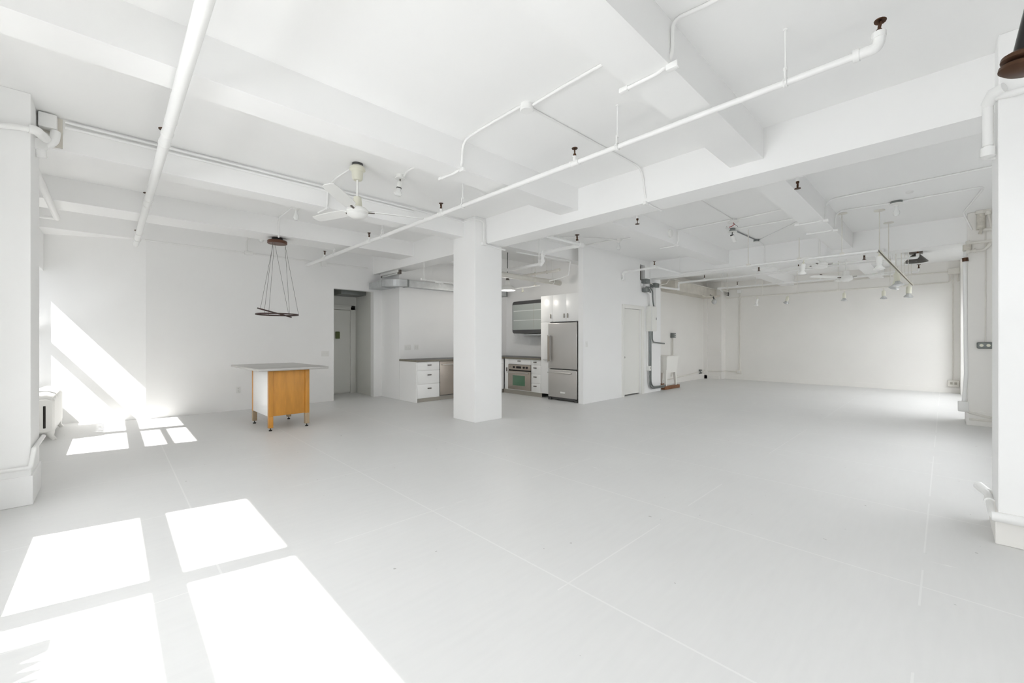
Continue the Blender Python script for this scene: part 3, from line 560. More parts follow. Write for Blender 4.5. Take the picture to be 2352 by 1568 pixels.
# ------------------------------------------------------------------ fans
def fan(label, top, hubz, R, angles, rodr, cup, fancy=True, pitch=0.22, blade='fanw', under=None):
    top = V(top); t = thing('ceiling_fan', label, 'fan', top, 'ceiling fans'); x, y = top.x, top.y; H = lambda z: (x, y, z)
    if fancy:
        m = MB(); m.lathe([(0, -0.02), (0.055, -0.022), (0.085, -0.05), (0.088, -0.075), (0.065, -0.09), (0.058, -0.175), (0.045, -0.19), (0, -0.19)], top, n=24); m.build('canopy', 'cream', t)
        MB().lathe([(0.052, 0), (0.06, 0), (0.06, -0.03), (0.052, -0.03)], top, n=24).build('canopy_ring', 'darksteel', t)
        MB().lathe([(0, hubz+0.06), (0.056, hubz+0.06), (0.042, hubz+0.175), (0, hubz+0.175)], (x, y, 0), n=20).build('rod_cover', 'cream', t)
    else:
        MB().lathe([(0, hubz+0.04), (0.07, hubz+0.04), (0.055, hubz+0.16), (0, hubz+0.16)], (x, y, 0), n=20).build('rod_cover', 'fanw', t)
        MB().lathe([(0, 0), (0.06, 0), (0.055, -0.05), (0, -0.06)], top, n=20).build('canopy', 'fanw', t)
    MB().cyl((x, y, top.z-0.02), (x, y, hubz+0.05), rodr, 12).build('downrod', 'fanw', t)
    MB().lathe([(0, 0.055), (0.10, 0.05), (0.118, 0.03), (0.12, 0.008), (0.113, 0.002), (0.116, -0.004), (0.113, -0.03), (0.085, -0.05), (0.08, -0.052), (0.06, -0.066), (0, -0.07)], (x, y, hubz), n=32).build('motor_housing', 'fanw', t)
    for a in angles:
        q = Matrix.Rotation(math.radians(a), 4, 'Z') @ Matrix.Rotation(pitch, 4, 'X')
        m = MB(); bmv = []; prof = [(0.10, 0.025), (0.16, 0.03), (0.2, 0.062), (0.5*R, 0.070), (0.85*R, 0.066), (0.97*R, 0.058), (R, 0.03)]
        top_ = [m.b.verts.new(q @ V((r, w, 0.004+0.02*math.sin(r*2)))) for r, w in prof] + [m.b.verts.new(q @ V((r, -w, 0.004+0.02*math.sin(r*2)))) for r, w in prof[::-1]]
        bot_ = [m.b.verts.new(v.co - V((0, 0, 0.008))) for v in top_]; n = len(top_); k = len(prof)
        for i in range(k-1):
            m.b.faces.new((top_[i], top_[i+1], top_[n-2-i], top_[n-1-i])); m.b.faces.new((bot_[n-1-i], bot_[n-2-i], bot_[i+1], bot_[i]))
        for i in range(n): m.b.faces.new((top_[i], bot_[i], bot_[(i+1) % n], top_[(i+1) % n]))
        bmesh.ops.recalc_face_normals(m.b, faces=m.b.faces[:]); bmesh.ops.translate(m.b, vec=(x, y, hubz+0.018), verts=m.b.verts[:])
        o = m.build('blade', blade, t)
        bb = MB(); p0 = q @ V((0.085, 0, 0)); p1 = q @ V((0.19, 0, 0.008)); off = V((x, y, hubz+0.016)); bb.tube([off+p0, off+p1], 0.013, 6).build('blade_bracket', 'handle', t)
    return t
ft = at_z(821, 376, ZC); fan('cream and white ceiling fan on a long rod above the pendant area', ft, 2.815, 0.77, (-14, 106, 226), 0.012, 0.1)
fb = V((9.06, 1.54, ZC)); fan('white ceiling fan behind the white lamp track', fb, at_x(1888, 609, 9.06).z, 0.86, (-66, 58, 176), 0.014, 0.1, False)
fc = V((11.4, 1.475, ZC)); fan('white ceiling fan further back, below the far joist', fc, at_x(1945, 639, 11.4).z, 0.80, (-100, 20, 140), 0.014, 0.1, False)
# dark dome lamp at the far ceiling
dp = at_z(2104, 579, ZC); dz = at_x(2104, 602, dp.x).z; t = thing('dome_lamp', 'dark metal dome lamp near the right end of the far ceiling', 'lamp', dp)
MB().lathe([(0.0, dz+0.17), (0.07, dz+0.17), (0.09, dz+0.15), (0.20, dz+0.02), (0.205, dz), (0.195, dz+0.0), (0.08, dz+0.13), (0, dz+0.13)], (dp.x, dp.y, 0), n=28).build('shade', 'dome', t)
MB().cyl((dp.x, dp.y, dz+0.16), (dp.x, dp.y, ZC-0.03), 0.035, 12).build('stem', 'darksteel', t); MB().box(dp.x-0.11, dp.x+0.11, dp.y-0.11, dp.y+0.11, ZC-0.04, ZC).build('canopy', 'handle', t)
MB().lathe([(0, dz+0.02), (0.04, dz+0.04), (0.045, dz+0.08), (0, dz+0.13)], (dp.x, dp.y, 0), n=16).build('bulb', 'bulb', t)

# ------------------------------------------------------------------ ring pendant
pc = at_z(633, 549, ZJ); pc = V((pc.x, 7.86, ZJ)); t = thing('ring_pendant', 'dark walnut pendant lamp of two crossing thin rings hung on wires over the island', 'pendant lamp', pc)
MB().lathe([(0, 0), (0.085, 0), (0.085, -0.05), (0, -0.05)], pc, n=28).build('mounting_box', 'black', t)
MB().lathe([(0, -0.05), (0.145, -0.05), (0.15, -0.055), (0.15, -0.095), (0.145, -0.10), (0, -0.10)], pc, n=40).build('canopy', 'canopyw', t)
zr = at_y(634, 722, 7.86).z
def ring(R, zc_, tilt, cx, cy, rx):
    m = MB(); q = Euler((rx, tilt, 0)).to_matrix(); c = V((cx, cy, zc_)); n = 72; vs = []
    for i in range(n):
        a = 2*PI*i/n; row = []
        for r_, z_ in ((R-0.010, -0.011), (R, -0.011), (R, 0.011), (R-0.010, 0.011)): row.append(m.b.verts.new(c + q @ V((r_*math.cos(a), r_*math.sin(a), z_))))
        vs.append(row)
    for i in range(n):
        a, b = vs[i], vs[(i+1) % n]
        for k in range(4): m.b.faces.new((a[k], a[(k+1) % 4], b[(k+1) % 4], b[k]))
    bmesh.ops.recalc_face_normals(m.b, faces=m.b.faces[:]); pts = [c + q @ V((R*0.99*math.cos(a), R*0.99*math.sin(a), 0)) for a in (math.radians(100), math.radians(220), math.radians(340))]
    return m, pts
wm = []
m, pts1 = ring(0.325, zr, 0.0, pc.x, pc.y, 0.0); m.build('ring', 'ring', t)
# the second ring is tilted: high on the left, low on the right as seen from the room
rtil = Euler((0, 0, 0)); m2 = MB(); R2 = 0.265; c2 = at_y(631, 718, 7.86); ax = (RT*74 - V((0, 0, 20))).cross((c2-EYEP).normalized()).normalized(); q2 = V((0, 0, 1)).rotation_difference(ax)
n = 72; vs = []
for i in range(n):
    a = 2*PI*i/n; vs.append([m2.b.verts.new(c2 + q2 @ V((r_*math.cos(a), r_*math.sin(a), z_))) for r_, z_ in ((R2-0.010, -0.011), (R2, -0.011), (R2, 0.011), (R2-0.010, 0.011))])
for i in range(n):
    a, b = vs[i], vs[(i+1) % n]
    for k_ in range(4): m2.b.faces.new((a[k_], a[(k_+1) % 4], b[(k_+1) % 4], b[k_]))
bmesh.ops.recalc_face_normals(m2.b, faces=m2.b.faces[:]); m2.build('ring', 'ring', t)
pts2 = [c2 + q2 @ (Matrix.Rotation(ANG, 3, 'Z') @ V((R2*0.98*math.cos(a), R2*0.98*math.sin(a), 0))) for a in (math.radians(88), math.radians(-30), math.radians(-88))]
for i, (p, q) in enumerate(zip(pts1 + pts2, (100, 220, 340, 110, 235, 350))):
    MB().cyl(p, pc + V((0.115*math.cos(math.radians(q)), 0.115*math.sin(math.radians(q)), -0.10)), 0.0024, 6).build('suspension_wire', 'wire', t)

# ------------------------------------------------------------------ island table
A0 = math.radians(2.0); O = at_z(617.3, 991, 0); IR = Matrix.Translation(O) @ Matrix.Rotation(A0, 4, 'Z')
t = thing('kitchen_island', 'maple kitchen island on legs with a grey steel top and one white side', 'island', O)
def ib(name, m, *bx, bev=0.003):
    mb = MB()
    for b in bx: mb.box(*b, bev)
    mb.b.transform(IR); return mb.build(name, m, t)
LX, LY, w = 0.575, 0.885, 0.062
for lx, ly in ((0, 0), (LX-w, 0), (0, LY-w), (LX-w, LY-w)):
    mb = MB().box(lx, lx+w, ly, ly+w, 0.21, 0.895, 0.003); mb.b.transform(IR); lg = mb.build('leg', 'wood', t)
    mb = MB().box(lx, lx+w, ly, ly+w, 0.045, 0.211, 0.003); mb.b.transform(IR); o = mb.build('leg_foot', 'wood' if (lx, ly) == (0, 0) else 'legwood', lg)
    mb = MB().lathe([(0, 0), (0.022, 0), (0.024, 0.012), (0.008, 0.018), (0.006, 0.05), (0, 0.05)], (lx+w/2, ly+w/2, 0), n=16); mb.b.transform(IR); mb.build('levelling_foot', 'black', lg)
ib('front_panel', 'wood', (w, LX-w, 0.012, 0.03, 0.215, 0.895)); ib('back_panel', 'wood', (w, LX-w, LY-0.03, LY-0.012, 0.215, 0.895))
ib('side_panel', 'lam', (0.003, 0.021, w, LY-w, 0.215, 0.895)); ib('side_panel', 'wood', (LX-0.021, LX-0.003, w, LY-w, 0.215, 0.895)); ib('bottom_panel', 'legwood', (0.02, LX-0.02, 0.03, LY-0.03, 0.215, 0.235))
a, b, c_ = at_z(585.8, 846.5, 0.932), at_z(742.8, 839.5, 0.932), at_z(546, 836.7, 0.932)
li = IR.inverted(); a, b, c_ = li @ a, li @ b, li @ c_
ib('worktop', 'top', (a.x, max(b.x, 0.78), min(-0.085, a.y), c_.y, 0.896, 0.932), bev=0.004)

# ------------------------------------------------------------------ radiator
t = thing('radiator', 'low white cast iron radiator beside the angled wall', 'radiator', (-0.66, 8.95, 0))
ns = 9; y0, y1 = 8.33, 9.58; pw = (y1-y0)/ns
def section(i):
    yc = y0 + pw*(i+0.5); m = MB(); h = pw*0.485
    def loop(x0, x1, z0, z1, n=8):
        pts = []
        for cx_, cz_, a0 in ((x1-0.05, z1-0.05, 0), (x0+0.05, z1-0.05, 90), (x0+0.05, z0+0.05, 180), (x1-0.05, z0+0.05, 270)):
            for k_ in range(5): a_ = math.radians(a0+22.5*k_); pts.append((cx_+0.05*math.cos(a_), cz_+0.05*math.sin(a_)))
        return pts
    lay = [(-h, 0.022), (-h*0.6, 0.0), (0, -0.006), (h*0.6, 0.0), (h, 0.022)]
    outer = []
    for dy, ins in lay:
        outer.append([m.b.verts.new((px_, yc+dy, pz)) for px_, pz in loop(-0.80+ins, -0.565-ins, 0.10+ins, 0.575-ins)])
    inner = []
    hole = [(-0.665, 0.49), (-0.695, 0.49), (-0.70, 0.20), (-0.66, 0.20)]
    for a, b in zip(outer, outer[1:]):
        n = len(a)
        for k_ in range(n): m.b.faces.new((a[k_], a[(k_+1) % n], b[(k_+1) % n], b[k_]))
    m.b.faces.new(outer[0][::-1]); m.b.faces.new(outer[-1]); bmesh.ops.recalc_face_normals(m.b, faces=m.b.faces[:])
    m.tube([(-0.78, yc, 0.565), (-0.72, yc, 0.592), (-0.64, yc, 0.592), (-0.585, yc, 0.565)], h*0.9, 10)
    return m
for i in range(ns): section(i).build('section', 'rad', t)
m = MB().lathe([(0, 0), (0.05, 0.0), (0.052, 0.012), (0.04, 0.02), (0.03, 0.014), (0, 0.02)], (-0.745, y0+0.005, 0.475), axis=(0, -1, 0), n=20); m.lathe([(0, 0), (0.05, 0.0), (0.052, 0.012), (0.04, 0.02), (0.03, 0.014), (0, 0.02)], (-0.745, y0+0.005, 0.185), axis=(0, -1, 0), n=20)
m.build('hub_plug', 'rad', t)
MB().box(-0.668, -0.642, y0-0.002, y0+0.02, 0.17, 0.47, 0.006).build('slot_opening', 'dark', t)
for yy in (y0+0.06, y1-0.06):
    for xx_, s_ in ((-0.60, 1), (-0.765, -1)):
        MB().tube([(xx_-0.02*s_, yy, 0.16), (xx_-0.005*s_, yy, 0.10), (xx_+0.005*s_, yy, 0.05), (xx_+0.025*s_, yy, 0.015), (xx_+0.03*s_, yy, 0.0)], 0.03, 10, radii=[0.055, 0.045, 0.028, 0.026, 0.032]).build('leg', 'rad', t)
# ------------------------------------------------------------------ kitchen, left counter
def pull(x0, x1, y0, y1, z0, z1): return MB().box(x0, x1, y0, y1, z0, z1, 0.003)
FY = 7.862       # fronts of the left counter
t = thing('drawer_cabinet', 'white three drawer base cabinet at the open end of the left counter', 'cabinet', (5.0, 8.2, 0), 'kitchen base cabinets')
MB().box(4.725, 5.30, FY+0.02, 8.575, 0.085, 0.878).box(4.703, 4.728, FY, 8.575, 0.0, 0.878).build('body', 'lam', t)
for z0, z1 in ((0.690, 0.874), (0.395, 0.684), (0.090, 0.389)):
    d = MB().box(4.732, 5.297, FY, FY+0.02, z0, z1, 0.002).build('drawer', 'lam', t); zz = z1-0.07 if z1 > 0.8 else z1-0.095
    pull(4.985, 5.075, FY-0.026, FY, zz-0.011, zz+0.011).build('handle', 'handle', d)
MB().box(4.735, 5.30, FY+0.05, FY+0.065, 0.0, 0.086).build('plinth', 'kick', t)
t = thing('dishwasher', 'warm stainless dishwasher beside the three drawer cabinet', 'dishwasher', (5.6, 8.2, 0))
MB().box(5.305, 5.90, FY+0.02, 8.57, 0.1, 0.875).build('body', 'darksteel', t); MB().box(5.31, 5.895, FY-0.005, FY+0.02, 0.115, 0.872, 0.004).build('door', 'warmsteel', t)
MB().cyl((5.34, FY-0.045, 0.80), (5.865, FY-0.045, 0.80), 0.009, 10).cyl((5.36, FY-0.045, 0.80), (5.36, FY, 0.80), 0.007, 8).cyl((5.845, FY-0.045, 0.80), (5.845, FY, 0.80), 0.007, 8).build('handle', 'steel', t)
MB().box(5.305, 5.90, FY+0.07, FY+0.085, 0.0, 0.1).build('plinth', 'kick', t)
t = thing('base_cabinet', 'white base cabinet in the kitchen corner, just right of the centre column', 'cabinet', (6.6, 8.2, 0), 'kitchen base cabinets')
MB().box(5.905, 7.27, FY+0.02, 8.575, 0.1, 0.878).build('body', 'lam', t)
for i in range(3):
    x0 = 5.91+i*0.452; MB().box(x0, x0+0.448, FY, FY+0.02, 0.745, 0.874, 0.002).build('drawer', 'lam', t); MB().box(x0, x0+0.448, FY, FY+0.02, 0.105, 0.738, 0.002).build('door', 'lam', t)
MB().box(5.905, 7.29, FY+0.06, FY+0.075, 0.0, 0.1).build('plinth', 'kick', t)
FX = 7.285       # fronts of the right counter
m = MB().box(4.69, 8.028, FY-0.02, 8.578, 0.880, 0.918, 0.003).box(FX-0.022, 8.028, 6.602, FY-0.018, 0.880, 0.918, 0.003)
t = thing('worktop', 'dark grey L shaped kitchen worktop with brown edges', 'worktop', (7.0, 8.2, 0.88)); m.build('slab', 'counter', t)
MB().box(4.70, 8.02, FY, 8.57, 0.9175, 0.921).box(FX, 8.02, 6.61, FY+0.02, 0.9175, 0.921).build('surface', 'darksteel', t)
# oven unit
t = thing('oven', 'stainless built in oven with green glass window, under the kitchen worktop', 'oven', (7.6, 7.3, 0.12))
MB().box(FX+0.005, 7.85, 6.93, 7.69, 0.125, 0.74).build('body', 'darksteel', t)
MB().box(FX-0.018, FX+0.004, 6.918, 7.700, 0.612, 0.742, 0.003).build('control_panel', 'warmsteel', t)
dr = MB().box(FX-0.026, FX+0.004, 6.918, 7.700, 0.122, 0.580, 0.004).build('door', 'warmsteel', t)
MB().box(FX-0.006, FX+0.004, 6.918, 7.700, 0.58, 0.612).build('vent_gap', 'dark', t)
MB().box(FX-0.029, FX-0.020, 7.10, 7.53, 0.225, 0.475, 0.003).build('window', 'green', dr)
m = MB().cyl((FX-0.07, 6.95, 0.545), (FX-0.07, 7.70, 0.545), 0.011, 12)
for yy in (6.97, 7.68): m.cyl((FX-0.07, yy, 0.545), (FX-0.02, yy, 0.545), 0.009, 8)
m.build('handle', 'steel', dr)
for yy in (7.04, 7.14, 7.49): MB().lathe([(0, 0), (0.028, 0), (0.026, 0.02), (0.018, 0.026), (0, 0.026)], (FX-0.018, yy, 0.677), axis=(-1, 0, 0), n=20).build('knob', 'black', t)
MB().box(FX-0.021, FX-0.017, 7.24, 7.41, 0.650, 0.702).build('display', 'black', t)
MB().box(FX-0.0195, FX-0.0175, 7.615, 7.645, 0.690, 0.698).build('badge', 'darksteel', t)
# cabinet that houses it
t = thing('base_cabinet', 'white cabinet run around the oven, with one wide drawer above it', 'cabinet', (7.6, 7.4, 0), 'kitchen base cabinets')
MB().box(FX+0.02, 7.98, 7.705, FY+0.01, 0.1, 0.878).box(FX+0.02, 7.98, 6.92, 7.705, 0.746, 0.878).build('body', 'lam', t)
d = MB().box(FX, FX+0.02, 6.92, 7.700, 0.748, 0.876, 0.002).build('drawer', 'lam', t); pull(FX-0.026, FX, 7.27, 7.365, 0.822, 0.842).build('handle', 'handle', d)
d = MB().box(FX, FX+0.02, 7.705, 7.835, 0.105, 0.876, 0.002).build('door', 'lam', t); pull(FX-0.026, FX, 7.752, 7.772, 0.56, 0.655).build('handle', 'handle', d)
MB().box(FX+0.03, FX+0.045, 6.60, FY+0.06, 0.0, 0.1).build('plinth', 'kick', t); MB().box(FX, FX+0.02, 6.92, 7.70, 0.104, 0.120).build('rail', 'lam', t)
t = thing('drawer_cabinet', 'narrow white four drawer cabinet between the oven and the refrigerator', 'cabinet', (7.6, 6.76, 0), 'kitchen base cabinets')
MB().box(FX+0.02, 7.98, 6.603, 6.915, 0.1, 0.878).build('body', 'lam', t)
for z0, z1 in ((0.752, 0.876), (0.536, 0.748), (0.316, 0.532), (0.105, 0.312)):
    d = MB().box(FX, FX+0.02, 6.604, 6.914, z0, z1, 0.002).build('drawer', 'lam', t); zz = (z1-0.062) if z1 < 0.8 else 0.822
    pull(FX-0.026, FX, 6.735, 6.822, zz-0.010, zz+0.010).build('handle', 'handle', d)
# tall cabinet and the cupboards over the refrigerator
t = thing('tall_cabinet', 'tall white pantry cabinet left of the refrigerator', 'cabinet', (7.6, 6.45, 0), 'tall white kitchen cabinets')
MB().box(FX+0.02, 8.02, 6.31, 6.598, 0.1, 2.38).build('body', 'lam', t)
d = MB().box(FX, FX+0.02, 6.31, 6.597, 0.105, 1.766, 0.002).build('door', 'lam', t); pull(FX-0.03, FX, 6.38, 6.50, 0.885, 0.903).build('handle', 'steel', d)
d = MB().box(FX, FX+0.02, 6.236, 6.597, 1.772, 2.38, 0.002).build('door', 'lam', t); pull(FX-0.026, FX, 6.275, 6.297, 1.85, 1.945).build('handle', 'kick', d)
t = thing('wall_cabinet', 'white two door cupboard above the refrigerator', 'cabinet', (7.6, 5.85, 1.77), 'tall white kitchen cabinets')
MB().box(FX+0.02, 8.02, 5.425, 6.233, 1.765, 2.38).build('body', 'lam', t)
for y0, y1, hy in ((5.844, 6.231, 5.89), (5.428, 5.840, 5.795)):
    d = MB().box(FX, FX+0.02, y0, y1, 1.768, 2.38, 0.002).build('door', 'lam', t); pull(FX-0.026, FX, hy-0.011, hy+0.011, 1.85, 1.945).build('handle', 'kick', d)
# refrigerator
t = thing('refrigerator', 'tall stainless bottom freezer refrigerator beside the partition wall', 'refrigerator', (7.55, 5.86, 0))
RX = 7.215
MB().box(RX+0.045, 7.95, 5.445, 6.285, 0.04, 1.742, 0.006).build('body', 'darksteel', t)
d = MB().box(RX-0.02, RX+0.04, 5.480, 6.295, 0.712, 1.740, 0.012, 3).build('door', 'steel', t)
m = MB().box(RX-0.085, RX-0.055, 6.215, 6.262, 0.86, 1.455, 0.008); hd = m.build('handle', 'warmsteel', d)
MB().box(RX-0.088, RX-0.018, 6.21, 6.268, 1.440, 1.468, 0.006).box(RX-0.088, RX-0.018, 6.21, 6.268, 0.848, 0.874, 0.006).build('handle_mount', 'steel', d)
d = MB().box(RX-0.02, RX+0.04, 5.480, 6.295, 0.068, 0.690, 0.012, 3).build('freezer_drawer', 'steel', t)
m = MB().cyl((RX-0.065, 5.60, 0.622), (RX-0.065, 6.27, 0.622), 0.012, 12)
for yy in (5.62, 6.25): m.cyl((RX-0.065, yy, 0.622), (RX-0.018, yy, 0.622), 0.010, 8)
m.build('handle', 'steel', d)
MB().box(RX-0.024, RX-0.018, 5.80, 5.935, 0.168, 0.203, 0.003).build('badge', 'plate', d)
MB().box(RX+0.0, RX+0.05, 5.50, 6.27, 0.022, 0.062).build('toe_grille', 'darksteel', t)
for yy in (5.455, 6.20): MB().box(RX-0.03, RX+0.06, yy, yy+0.085, 0.0, 0.055, 0.008).build('foot', 'darksteel', t)
MB().box(RX+0.01, RX+0.10, 5.455, 5.56, 1.742, 1.758, 0.004).build('hinge_cap', 'darksteel', t)
# glass wall cabinet with its light bar
t = thing('glass_cabinet', 'rounded dark framed wall cabinet with frosted glass front above the oven', 'cabinet', (7.85, 7.25, 1.52))
GX = 7.69
def rrect(y0, y1, z0, z1, r, n=6):
    o = []
    for cy, cz, a0 in ((y1-r, z1-r, 0), (y0+r, z1-r, 90), (y0+r, z0+r, 180), (y1-r, z0+r, 270)): o += [(cy+r*math.cos(math.radians(a0+90*i/n)), cz+r*math.sin(math.radians(a0+90*i/n))) for i in range(n+1)]
    return o
MB().prism(rrect(6.61, 7.985, 1.525, 2.368, 0.075), 'x', GX, 8.02).build('case', 'darksteel', t, smooth=False)
MB().prism(rrect(6.63, 7.965, 1.62, 2.28, 0.02), 'x', GX-0.006, GX+0.01).build('glass_front', 'frost', t, smooth=False)
MB().box(GX-0.009, GX-0.005, 7.19, 7.198, 1.625, 2.275).build('glass_seam', 'kick', t); MB().box(GX-0.008, GX-0.005, 6.64, 7.93, 2.105, 2.122).box(GX-0.008, GX-0.005, 6.86, 7.93, 1.86, 1.874).build('shelf_edge', 'frostline', t)
tag(MB().box(7.72, 7.95, 6.64, 7.60, 1.462, 1.512, 0.01).build('light_bar', 'galv'), 'grey slab light bar fixed under the glass fronted cabinet', 'light')
# ducts
t = thing('air_duct', 'galvanised steel air duct turning the corner above the kitchen wall', 'duct', (4.6, 9.0, 2.55))
zb, zt = 2.555, 2.705
def strip(poly): return MB().prism(poly, 'z', zb, zt)
strip([(4.385, 9.46), (4.385, 8.78), (4.70, 8.78), (4.70, 9.46)]).build('straight_section', 'galv', t, smooth=False)
crv = [(4.375+0.42*(1-math.cos(math.radians(a))), 8.78-0.42*math.sin(math.radians(a))) for a in range(0, 91, 9)]
strip(crv + [(4.80, 8.58), (4.70, 8.58), (4.70, 8.78)]).build('curved_elbow', 'galv', t, smooth=False)
strip([(4.80, 8.37), (7.86, 8.37), (7.86, 8.58), (4.80, 8.58)]).build('straight_section', 'galv', t, smooth=False)
for p in ([(4.378, 8.80), (4.378, 8.76), (4.70, 8.76), (4.70, 8.80)], [(4.78, 8.352), (4.82, 8.352), (4.82, 8.58), (4.78, 8.58)], [(7.82, 8.358), (7.865, 8.358), (7.865, 8.58), (7.82, 8.58)]): MB().prism(p, 'z', zb-0.006, zt+0.006).build('joint_band', 'conduit', t, smooth=False)
tag(MB().box(3.95, 4.555, 10.0, 10.575, 2.46, 2.615).build('duct_box', 'conduit', smooth=False), 'dark metal duct box at the ceiling of the entry recess', 'duct')
# tube light on the girder above the duct
a, b = V((4.52, 9.2, 2.85)), V((4.66, 8.35, 2.86)); t = thing('tube_light', 'slim tube light fixture under the girder above the air duct', 'light', a)
MB().box(4.57, 4.64, 8.40, 9.25, 2.862, 2.915, 0.005).build('body', 'plate', t); MB().cyl((4.605, 8.45, 2.84), (4.605, 9.22, 2.84), 0.016, 12).build('tube', 'bulb', t); MB().box(4.58, 4.63, 8.36, 8.45, 2.82, 2.91).box(4.585, 4.625, 9.21, 9.25, 2.82, 2.87).build('end_cap', 'handle', t)
# kitchen ceiling: small tracks, big pipe, enamel pendant
pt = at_z(972, 622, 2.918); 
t = thing('kitchen_track', 'white lamp track with one small spotlight over the left kitchen counter', 'track', (5.2, 7.6, 2.75))
p = at_y(972, 642, 7.30); q = V((p.x+1.9, 7.30, p.z)); MB().tube([p, q], 0.013, 6).build('rail', 'pipe', t); MB().cyl(p+V((0.02, 0, 0)), (p.x+0.02, p.y, ZC), 0.006, 8).box(p.x-0.05, p.x+0.09, p.y-0.02, p.y+0.02, p.z-0.012, p.z+0.022).build('hanger_rod', 'pipe', t)
s_ = on_line(p, q, 1009); MB().box(s_.x-0.09, s_.x+0.09, s_.y-0.02, s_.y+0.02, s_.z-0.035, s_.z-0.01, 0.004).build('adapter', 'pipe', t); MB().tube([s_+V((0, 0, -0.03)), s_+V((0.015, 0, -0.07))], 0.006, 6).lathe([(0, 0), (0.014, 0), (0.03, -0.045), (0, -0.05)], s_+V((0.012, 0, -0.06)), n=14).build('lamp_head', 'fanw', t)
p = at_x(1195, 663.5, 7.45); q = at_x(1241, 653.5, 7.45); t = thing('kitchen_track', 'thin lamp track with one small spotlight right of the enamel pendant', 'track', p)
q.z = p.z = (p.z+q.z)/2; MB().box(7.44, 7.46, q.y, p.y+0.6, p.z-0.010, p.z+0.010).build('rail', 'pipe', t); s_ = on_line(p, q, 1229); MB().cyl(s_, (s_.x, s_.y, ZC), 0.006, 8).box(s_.x-0.02, s_.x+0.02, s_.y-0.04, s_.y+0.04, s_.z, s_.z+0.03).build('hanger_rod', 'oldpipe', t)
s_ = on_line(p, q, 1200.5); MB().tube([s_, s_+V((0, 0, -0.05))], 0.010, 6).lathe([(0, 0), (0.018, 0), (0.034, -0.055), (0, -0.06)], s_+V((0, 0, -0.05)), n=14).build('lamp_head', 'cream', t)
p = at_x(1158, 629, 6.6); q = V((7.75, at_x(1286, 650, 7.75).y, at_x(1286, 650, 7.75).z)); p = V((6.3, q.y+0.05, q.z+0.02)); dd = at_y(1158, 630, q.y)
t = thing('waste_pipe', 'thick cream drain pipe slung under the kitchen ceiling on ring hangers', 'pipe', q)
p = V((dd.x-0.6, q.y, q.z)); MB().cyl(p, q, 0.055, 18).cyl(q-V((0.10, 0, 0)), q, 0.062, 18).build('pipe_run', 'oldpipe', t)
for x in (1268,):
    s_ = on_line(p, q, x); ringp = [s_+V((0, 0.075*math.cos(2*PI*i/20), 0.075*math.sin(2*PI*i/20)+0.012)) for i in range(21)]; MB().tube(ringp, 0.010, 6, caps=False).cyl(s_+V((0, 0, 0.085)), (s_.x, s_.y, ZC), 0.006, 8).build('ring_hanger', 'plate', t)
p = at_x(1205, 634, 7.0); q = at_x(1276, 620, 7.0); p.z = q.z = (p.z+q.z)/2+0.0; t = thing('kitchen_pipe', 'thin cream pipe on split ring hangers above the thick drain pipe', 'pipe', q); MB().cyl(p+V((0, 0.3, 0)), q, 0.026, 12).cyl(q+V((0, 0.02, 0)), q+V((0, -0.12, 0.01)), 0.036, 12).build('pipe_run', 'oldpipe', t)
for x in (1229, 1256):
    s_ = on_line(p, q, x); ringp = [s_+V((0.036*math.cos(2*PI*i/16), 0, 0.036*math.sin(2*PI*i/16))) for i in range(17)]; MB().tube(ringp, 0.006, 6, caps=False).cyl(s_+V((0, 0, 0.036)), (s_.x, s_.y, ZC), 0.005, 6).build('ring_hanger', 'oldpipe', t)
p = at_y(1166, 667, 7.0); t = thing('enamel_pendant', 'white enamel pendant lamp hanging beside the centre column over the kitchen', 'pendant lamp', (p.x, p.y, ZC)); pz = p.z; KITCHEN_FILL_AT = (p.x, p.y, pz-0.05)
MB().lathe([(0.175, pz), (0.182, pz+0.006), (0.178, pz+0.02), (0.165, pz+0.055), (0.12, pz+0.10), (0.072, pz+0.125), (0.06, pz+0.16), (0.046, pz+0.235), (0, pz+0.235)], (p.x, p.y, 0), n=36).build('shade', 'fanw', t)
MB().lathe([(0.046, pz+0.232), (0.03, pz+0.30), (0.012, pz+0.34), (0, pz+0.34)], (p.x, p.y, 0), n=16).build('neck', 'handle', t); MB().cyl((p.x, p.y, pz+0.33), (p.x, p.y, ZC), 0.009, 8).build('cord', 'darksteel', t); MB().lathe([(0, pz+0.0), (0.05, pz+0.03), (0.045, pz+0.08), (0, pz+0.12)], (p.x, p.y, 0), n=16).build('bulb', 'bulb', t)

# ------------------------------------------------------------------ doors
t = thing('door_1', 'off white flush door with white casing in the partition wall', 'door', (9.2, 5.3, 0), kind='structure')
MB().box(8.76, 9.60, 5.345, 5.385, 0.03, 2.115).build('door_slab', 'doorw', t, smooth=False)
MB().box(8.68, 8.765, 5.262, 5.30, 0, 2.205, 0.005).box(9.595, 9.70, 5.262, 5.30, 0, 2.205, 0.005).box(8.765, 9.595, 5.262, 5.30, 2.115, 2.205, 0.005).build('door_casing', 'doorw', t)
MB().cyl((8.80, 5.345, 0.94), (8.80, 5.31, 0.94), 0.012, 10).lathe([(0, 0), (0.012, 0), (0.026, 0.015), (0.026, 0.03), (0, 0.036)], (8.80, 5.315, 0.94), axis=(0, -1, 0), n=16).build('door_knob', 'handle', t)
t = thing('door_2', 'pale grey entry door in the recess behind the long left wall', 'door', (4.0, 10.55, 0), kind='structure')
MB().box(3.45, 4.385, 10.545, 10.585, 0.03, 2.11).build('door_slab', 'door', t, smooth=False)
